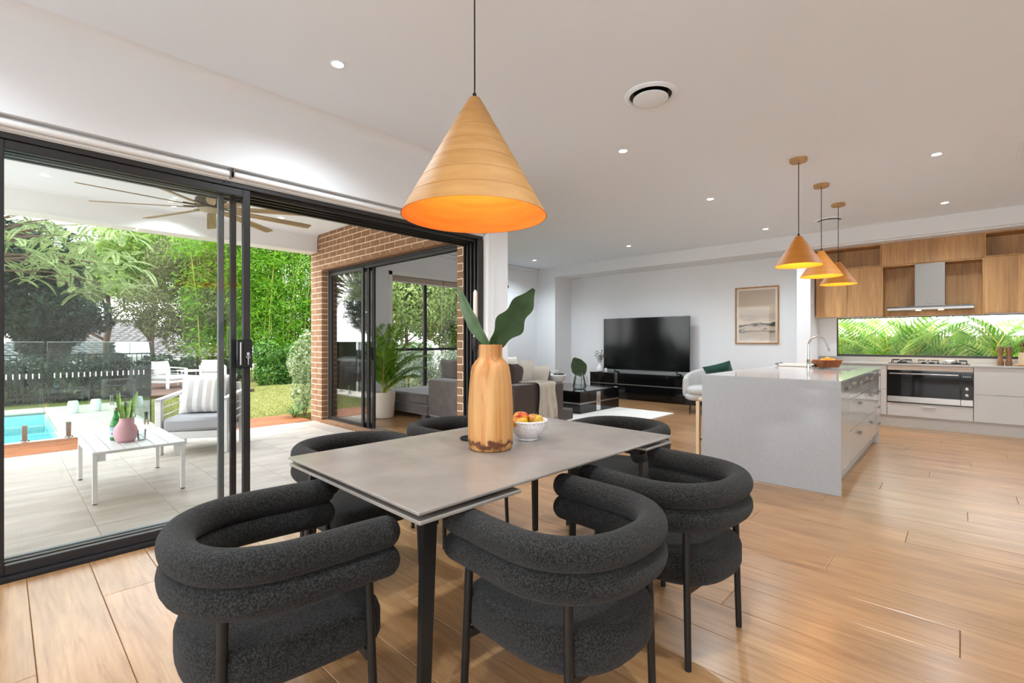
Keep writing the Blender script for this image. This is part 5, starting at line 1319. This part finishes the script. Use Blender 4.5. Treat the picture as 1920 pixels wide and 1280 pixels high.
def leafcloud(blobs, n, size, asp=.45, flat=0.0, seed=1):
    """n diamond leaves spread over the shells of ellipsoids (cx,cy,cz,rx,ry,rz)"""
    r_ = np.random.default_rng(seed); B = np.array(blobs, dtype=float)
    w = (B[:, 3] * B[:, 4] + B[:, 4] * B[:, 5] + B[:, 3] * B[:, 5]); idx = r_.choice(len(B), n, p=w / w.sum())
    d = r_.normal(size=(n, 3)); d /= np.linalg.norm(d, axis=1)[:, None]
    rad = r_.uniform(.55, 1.04, n) ** .6
    C = B[idx, :3] + d * B[idx, 3:6] * rad[:, None]
    nn = d + r_.normal(size=(n, 3)) * .7 + np.array([0, 0, flat]); nn /= np.linalg.norm(nn, axis=1)[:, None]
    t_ = r_.normal(size=(n, 3)); t_ -= nn * (t_ * nn).sum(1)[:, None]; t_ /= np.linalg.norm(t_, axis=1)[:, None]
    s_ = np.cross(nn, t_); L_ = size * r_.uniform(.6, 1.3, n)[:, None]
    return np.stack([C - t_ * L_ * .5, C + s_ * L_ * asp * .5, C + t_ * L_ * .5, C - s_ * L_ * asp * .5], 1)
def blobs_for(cx, cy, cz, rx, ry, rz, k, seed, sub=.42):
    r_ = random.Random(seed); out = []
    for i in range(k):
        a = r_.uniform(0, 6.283); e_ = r_.uniform(-1, 1); q = r_.uniform(.45, .85)
        s_ = sub * r_.uniform(.7, 1.3)
        out.append((cx + rx * q * math.cos(a) * math.sqrt(1 - e_ * e_), cy + ry * q * math.sin(a) * math.sqrt(1 - e_ * e_), cz + rz * q * e_, rx * s_, ry * s_, rz * s_))
    return out
def trunk(m_, base, top, r0, seed, nb=7, spread=1.2):
    r_ = random.Random(seed); b = Vector(base); t_ = Vector(top)
    path = [b.lerp(t_, i / 6) + Vector((r_.uniform(-.06, .06), r_.uniform(-.06, .06), 0)) * (1 if 0 < i < 6 else 0) for i in range(7)]
    m_.tube(path, [r0 * (1 - .6 * i / 6) for i in range(7)], 8)
    for k in range(nb):
        i = r_.randint(2, 6); p = path[i]; a = r_.uniform(0, 6.283)
        e_ = p + Vector((math.cos(a) * spread * r_.uniform(.6, 1.1), math.sin(a) * spread * r_.uniform(.6, 1.1), spread * r_.uniform(.3, .9)))
        m_.tube([p, p.lerp(e_, .5) + Vector((0, 0, .1)), e_], [r0 * .35, r0 * .22, r0 * .08], 6)
    return m_
def tree(name, label, base, top, crown, k, n, size, lm, r0=.12, asp=.45, seed=1, group='garden trees', cat='tree', sub=.42, nb=7, spread=1.2):
    t = thing(name, label, cat, base, group=group)
    bl = blobs_for(*crown, k, seed, sub)
    Q = leafcloud(bl, n, size, asp, .0, seed) - np.array(base)
    tag(quadmesh('foliage', Q, lm, t), kind='stuff')
    trunk(MB(), (0, 0, 0), tuple(Vector(top) - Vector(base)), r0, seed, nb, spread).build('trunk', M['foliage_stem'], t, smooth=60)
    return t
LM['olive'] = leafmat('olive_leaf', lin(92, 104, 62), lin(150, 156, 96), .3)
LM['lime'] = leafmat('lime_leaf', lin(120, 168, 60), lin(186, 212, 104), .45)
LM['feather'] = leafmat('feather_leaf', lin(150, 180, 116), lin(204, 220, 156), .4)
LM['dark'] = leafmat('dark_leaf', lin(22, 48, 36), lin(46, 78, 52), .15)
LM['hedge'] = leafmat('hedge_leaf', lin(46, 92, 34), lin(110, 160, 60), .3)
LM['hedgedark'] = leafmat('hedge_dark', lin(34, 56, 40), lin(66, 90, 60), .2)
LM['bamboo'] = leafmat('bamboo_leaf', lin(74, 148, 24), lin(158, 206, 56), .42)
LM['silver'] = leafmat('silver_leaf', lin(110, 126, 104), lin(176, 188, 164), .3)
LM['shrub'] = leafmat('shrub_leaf', lin(110, 140, 66), lin(216, 226, 186), .35)
LM['mix'] = leafmat('window_leaf', lin(110, 146, 72), lin(196, 210, 130), .4)
LM['pink'] = leafmat('pink_leaf', lin(196, 120, 120), lin(224, 170, 160), .4)
LM['culm'] = mat('culm', lin(146, 150, 70), .5)

# feathery tree (fronds) leaning in from the left
ft_ = thing('feathery_tree', 'pale green feathery-leaved tree leaning in at the left behind the pool', 'tree', (-2.2, 15.5, -.1), group='garden trees')
bch = trunk(MB(), (0, 0, 0), (1.0, -.6, 4.4), .15, 5, 4, 1.2); Qs = []
r_ = random.Random(21)
for k in range(120):
    # branchlets reach to the right of the trunk
    e_ = Vector((r_.uniform(.3, 4.6), r_.uniform(-1.6, 1.2), 0)); 
    e_.z = 2.6 + 2.2 * r_.random() + .9 * (1 - abs(e_.x - 2.4) / 2.4) * r_.random() - .12 * max(0, e_.x - 2.5)
    s0 = Vector((.7 + .25 * e_.x, -.4, 2.6 + .35 * (e_.z - 2)))
    if k % 3 == 0: bch.tube([s0, s0.lerp(e_, .5) + Vector((0, 0, .15)), e_], [.03, .018, .006], 5)
    for j in range(5):
        _, Q = frondgeo(r_.uniform(.45, .8), 26, .105, .35, .026, .15, .3, k * 7 + j, .05)
        Rm = rotz(r_.uniform(0, 6.28)) @ roty(-R(r_.uniform(-30, 35)))
        Qs.append(Q @ Rm.T + np.array(e_ + Vector((r_.uniform(-.2, .2), r_.uniform(-.2, .2), r_.uniform(-.15, .15)))))
tag(quadmesh('foliage', np.concatenate(Qs), LM['feather'], ft_), kind='stuff')
bch.build('trunk', M['foliage_stem'], ft_, smooth=60)
tree('conifer', 'dark blue-green conifer behind the feathery tree at far left', (-.6, 20, -.1), (-.6, 20, 4.2), (-.4, 20, 3.1, 2.3, 1.6, 1.7), 14, 26000, .20, LM['dark'], .16, .3, 2)
tree('conifer', 'dark conifer in the middle, left of the neighbouring roof', (1.3, 21.5, -.1), (1.3, 21.5, 3.0), (1.2, 21.5, 2.2, 1.5, 1.4, 1.5), 12, 16000, .20, LM['dark'], .14, .3, 3)
tree('olive_tree', 'grey-green olive-like tree in front of the neighbouring roof', (4.55, 18.6, -.1), (4.6, 18.6, 3.0), (4.5, 18.6, 2.7, 2.1, 1.4, 1.9), 30, 44000, .105, LM['olive'], .09, .4, 4, sub=.34, nb=12, spread=1.4)
tree('lime_tree', 'light green tree rising above the olive-like tree', (4.0, 23.0, -.1), (4.2, 23, 4.0), (4.4, 23.0, 4.4, 2.6, 1.8, 1.7), 22, 24000, .18, LM['lime'], .14, .45, 6, sub=.34)
tree('lime_tree', 'light green bushy tree between the olive-like tree and the bamboo', (6.3, 20.5, -.1), (6.3, 20.5, 3.4), (6.2, 20.5, 3.6, 1.6, 1.4, 2.5), 20, 24000, .16, LM['lime'], .12, .4, 7, sub=.36)
tree('lime_tree', 'light green tree top in front of the patch of sky', (2.9, 24.5, -.1), (2.9, 24.5, 4.0), (2.9, 24.5, 4.0, 1.5, 1.4, 1.4), 14, 15000, .20, LM['feather'], .14, .4, 8, sub=.36)
tree('dark_tree', 'dense dark tree beyond the pool, left of the feathery tree', (-5.2, 19.0, -.1), (-5.2, 19, 3.6), (-5.2, 19.0, 3.0, 2.3, 1.6, 2.3), 16, 16000, .2, LM['dark'], .15, .4, 12)
tree('lime_tree', 'light green tree far left beyond the pool', (-9.5, 22.0, -.1), (-9.5, 22, 4), (-9.5, 22.0, 3.6, 2.8, 1.8, 2.8), 18, 16000, .22, LM['lime'], .15, .4, 13)
# bamboo clumps
def bamboo(label, x, y, n, h, seed):
    t = thing('bamboo_clump', label, 'bamboo', (x, y, -.1), group='bamboo along the boundary')
    r_ = random.Random(seed); Qs = []
    for k in range(n):
        bx, by = r_.gauss(0, .45), r_.gauss(0, .35); hh = h * r_.uniform(.75, 1.05); lean = Vector((r_.gauss(0, .35), r_.gauss(-.1, .3), 0))
        path = [Vector((bx, by, 0)) + lean * (i / 6) ** 2 + Vector((0, 0, hh * i / 6)) for i in range(7)]
        MB().tube(path, [.024 - .016 * i / 6 for i in range(7)], 6).build('culm', LM['culm'], t, smooth=60)
        for j in range(34):
            u = r_.uniform(.18 if k % 3 else .05, 1); i = min(int(u * 6), 5); p = path[i].lerp(path[i + 1], u * 6 - i)
            m_ = 34
            rr2 = np.random.default_rng(seed * 991 + k * 37 + j)
            c_ = np.array(p) + rr2.normal(size=(m_, 3)) * np.array([.26, .26, .13])
            d = rr2.normal(size=(m_, 3)) * np.array([1, 1, .5]) + np.array([0, 0, -.55]); d /= np.linalg.norm(d, axis=1)[:, None]
            s_ = np.cross(d, rr2.normal(size=(m_, 3))); s_ /= np.linalg.norm(s_, axis=1)[:, None]
            L_ = rr2.uniform(.13, .24, m_)[:, None]
            Qs.append(np.stack([c_, c_ + d * L_ * .45 + s_ * .014, c_ + d * L_, c_ + d * L_ * .45 - s_ * .014], 1))
    tag(quadmesh('foliage', np.concatenate(Qs), LM['bamboo'], t), kind='stuff')
bamboo('bamboo clump seen just left of the black door stile', 5.2, 17.6, 16, 6.6, 31)
bamboo('bamboo clump right of the black door stile', 6.5, 17.2, 18, 6.8, 32)
bamboo('bamboo clump in the middle of the open doorway view', 7.6, 17.4, 18, 6.8, 33)
bamboo('bamboo clump nearest the brick pier', 8.7, 17.0, 18, 6.6, 34)
bamboo('bamboo clump behind the brick pier', 9.8, 17.4, 12, 6.4, 35)
# hedges and shrubs
def hedge(name, label, x0, x1, y, d, h, n, size, lm, seed, cat='hedge', z0=-.1):
    t = thing(name, label, cat, ((x0 + x1) / 2, y, z0)); bl = []
    r_ = random.Random(seed); k = max(3, int((x1 - x0) / .55))
    for i in range(k):
        x = (x0 + x1) / 2 * 0 + -(x1 - x0) / 2 + (x1 - x0) * (i + .5) / k
        bl.append((x, r_.uniform(-.1, .1), h * .30, .45, d, h * .38)); bl.append((x + r_.uniform(-.2, .2), r_.uniform(-.1, .1), h * r_.uniform(.62, .74), .42, d * .9, h * .30))
    tag(quadmesh('foliage', leafcloud(bl, n, size, .5, .2, seed), lm, t), kind='stuff')
    sm_ = MB()
    for i in range(k): 
        x = -(x1 - x0) / 2 + (x1 - x0) * (i + .5) / k; sm_.tube([(x, 0, 0), (x + .1, .05, h * .6)], [.03, .01], 6)
    sm_.build('stems', M['foliage_stem'], t); return t
hedge('hedge', 'rounded green hedge at the far edge of the lawn', 5.3, 11.5, 15.2, .55, 1.35, 26000, .10, LM['hedge'], 41)
hedge('hedge', 'dark hedge behind the black picket fence and pool', -6.5, 1.9, 14.3, .6, 1.1, 30000, .10, LM['hedgedark'], 42)
hedge('hedge', 'dark hedge behind the garden deck chairs', 1.9, 5.4, 17.6, .5, .95, 12000, .10, LM['hedgedark'], 43)
hedge('silver_hedge', 'silvery clipped hedge outside the lower half of the lounge window', 4.6, 9.5, 8.9, .4, 1.25, 30000, .05, LM['silver'], 44)
tree('window_tree', 'light green tree filling the left pane of the lounge window', (7.3, 10.7, -.15), (7.3, 10.7, 2.6), (7.35, 10.7, 2.2, 1.35, .9, 1.8), 22, 40000, .10, LM['mix'], .07, .45, 51)
tree('window_tree', 'grey-green tree filling the right pane of the lounge window', (9.3, 11.2, -.15), (9.3, 11.2, 2.6), (9.4, 11.2, 2.3, 1.6, 1.0, 1.8), 22, 36000, .10, LM['mix'], .07, .45, 52)
tree('window_tree', 'green tree beyond the right end of the lounge window', (11.0, 12.2, -.15), (11, 12.2, 2.6), (11.0, 12.2, 2.3, 1.9, 1.1, 1.8), 16, 16000, .11, LM['mix'], .07, .45, 53)
tree('blossom_tree', 'pink-leaved tree top behind the lounge window blind', (9.4, 14.0, -.15), (9.4, 14, 3.1), (9.4, 14.0, 3.25, .8, .8, .6), 8, 7000, .10, LM['pink'], .06, .5, 54)
# variegated shrub and strappy plant by the brick pier
sh = thing('variegated_shrub', 'variegated leafy shrub growing beside the brick pier', 'shrub', (3.62, 8.35, -.05))
tag(quadmesh('foliage', leafcloud([(0, 0, .45, .22, .2, .35), (-.08, 0, .95, .20, .2, .38), (.05, 0, 1.25, .14, .14, .25)], 1500, .075, .5, .2, 61), LM['shrub'], sh), kind='stuff')
MB().tube([(0, 0, 0), (-.02, 0, .6), (-.08, .02, 1.2)], [.015, .012, .006], 6).tube([(.02, 0, 0), (.12, .02, .5), (.14, 0, .9)], [.012, .01, .005], 6).build('stems', M['foliage_stem'], sh)
sp_ = thing('strappy_plant', 'low strappy green plant at the foot of the brick pier', 'plant', (3.35, 8.10, -.03)); Qs = []
for k in range(60):
    a = rng.uniform(0, 6.28); L_ = rng.uniform(.22, .42); d = np.array([math.cos(a) * .6, math.sin(a) * .6, .8]); s_ = np.array([-math.sin(a), math.cos(a), 0]) * .009
    m_ = d * L_ * .6; t_ = d * L_ + np.array([math.cos(a) * .08, math.sin(a) * .08, -.1]); Qs.append([[0, 0, 0], list(m_ + s_), list(t_), list(m_ - s_)])
quadmesh('leaves', np.array(Qs), leafmat('strap', lin(70, 110, 52), lin(130, 160, 96)), sp_)
MB().tube([(0, 0, 0), (0, 0, .05)], .03, 8).build('crown', M['foliage_stem'], sp_)
# grass blades on the near lawn
nG = 30000
gx = rng.uniform(1.7, 9.6, nG); gy = 8.52 + (14.6 - 8.52) * rng.uniform(0, 1, nG) ** 1.3
base_ = np.stack([gx, gy, np.full(nG, GZ - .012)], 1); a = rng.uniform(0, 6.28, nG); h_ = rng.uniform(.018, .04, nG)
s_ = np.stack([np.cos(a), np.sin(a), 0 * a], 1) * .006; tip = np.stack([rng.normal(0, .012, nG), rng.normal(0, .012, nG), h_], 1)
V = np.stack([base_ - s_, base_ + s_, base_ + tip], 1).reshape(-1, 3)
keep = ~((gx > 1.9) & (gx < 4.4) & (gy > 13.0))
F = np.arange(nG * 3).reshape(-1, 3)[keep]
go = npmesh('grass', V, F, leafmat('grass_blade', lin(128, 138, 70), lin(178, 178, 108), .3)); tag(go, 'short yellowish lawn grass between the patio deck strip and the hedge', 'grass', kind='stuff')

# neighbouring house with hipped tile roof
nh = thing('neighbour_house', 'neighbouring house with a pale hipped tile roof seen between the trees', 'house', (3.6, 30, -.8))
HW, HD, HE, HR = 4.6, 3.4, 1.25, 3.0
MB().box(-HW + .4, HW - .4, -HD + .4, HD - .4, -.5, HE).build('wall', mat('house_wall', lin(186, 176, 164), .9), nh)
tm = mat('roof_tile', lin(150, 146, 145), .7, noise=(lin(110, 106, 106), 9, 4, (1, 1, 1), .35, .65))
ridge = 1.6
def roofside(corners):
    (a, b_, c_, d) = [Vector(q) for q in corners]   # eave a-b, ridge d-c
    n_ = 18
    for i in range(n_):
        u0, u1 = i / n_, (i + 1) / n_
        L0, R0 = a.lerp(d, u0), b_.lerp(c_, u0); L1, R1 = a.lerp(d, u1), b_.lerp(c_, u1); m_ = MB()
        seg = max(6, int((R0 - L0).length / .15)); vs = []
        for j in range(seg + 1):
            w_ = .05 * (j % 2)
            p0 = L0.lerp(R0, j / seg) + Vector((0, 0, .07 + w_)); p1 = L1.lerp(R1, j / seg) + Vector((0, 0, w_ * .6)); q0 = L0.lerp(R0, j / seg)
            vs += [q0, p0, p1]
        fs = []
        for j in range(seg):
            o_ = j * 3; fs += [(o_, o_ + 3, o_ + 4, o_ + 1), (o_ + 1, o_ + 4, o_ + 5, o_ + 2)]
        m_.add(vs, fs).build('tile_course', tm, nh)
roofside(((-HW, -HD, HE), (HW, -HD, HE), (ridge, 0, HR), (-ridge, 0, HR)))
roofside(((HW, -HD, HE), (HW, HD, HE), (ridge, 0, HR), (ridge, 0, HR)))
roofside(((HW, HD, HE), (-HW, HD, HE), (-ridge, 0, HR), (ridge, 0, HR)))
roofside(((-HW, HD, HE), (-HW, -HD, HE), (-ridge, 0, HR), (-ridge, 0, HR)))
MB().tube([(-ridge, 0, HR + .06), (ridge, 0, HR + .06)], .09, 8).build('ridge_cap', tm, nh)
MB().box(-HW - .05, HW + .05, -HD - .08, -HD, HE - .10, HE + .02).build('gutter', M['white'], nh)
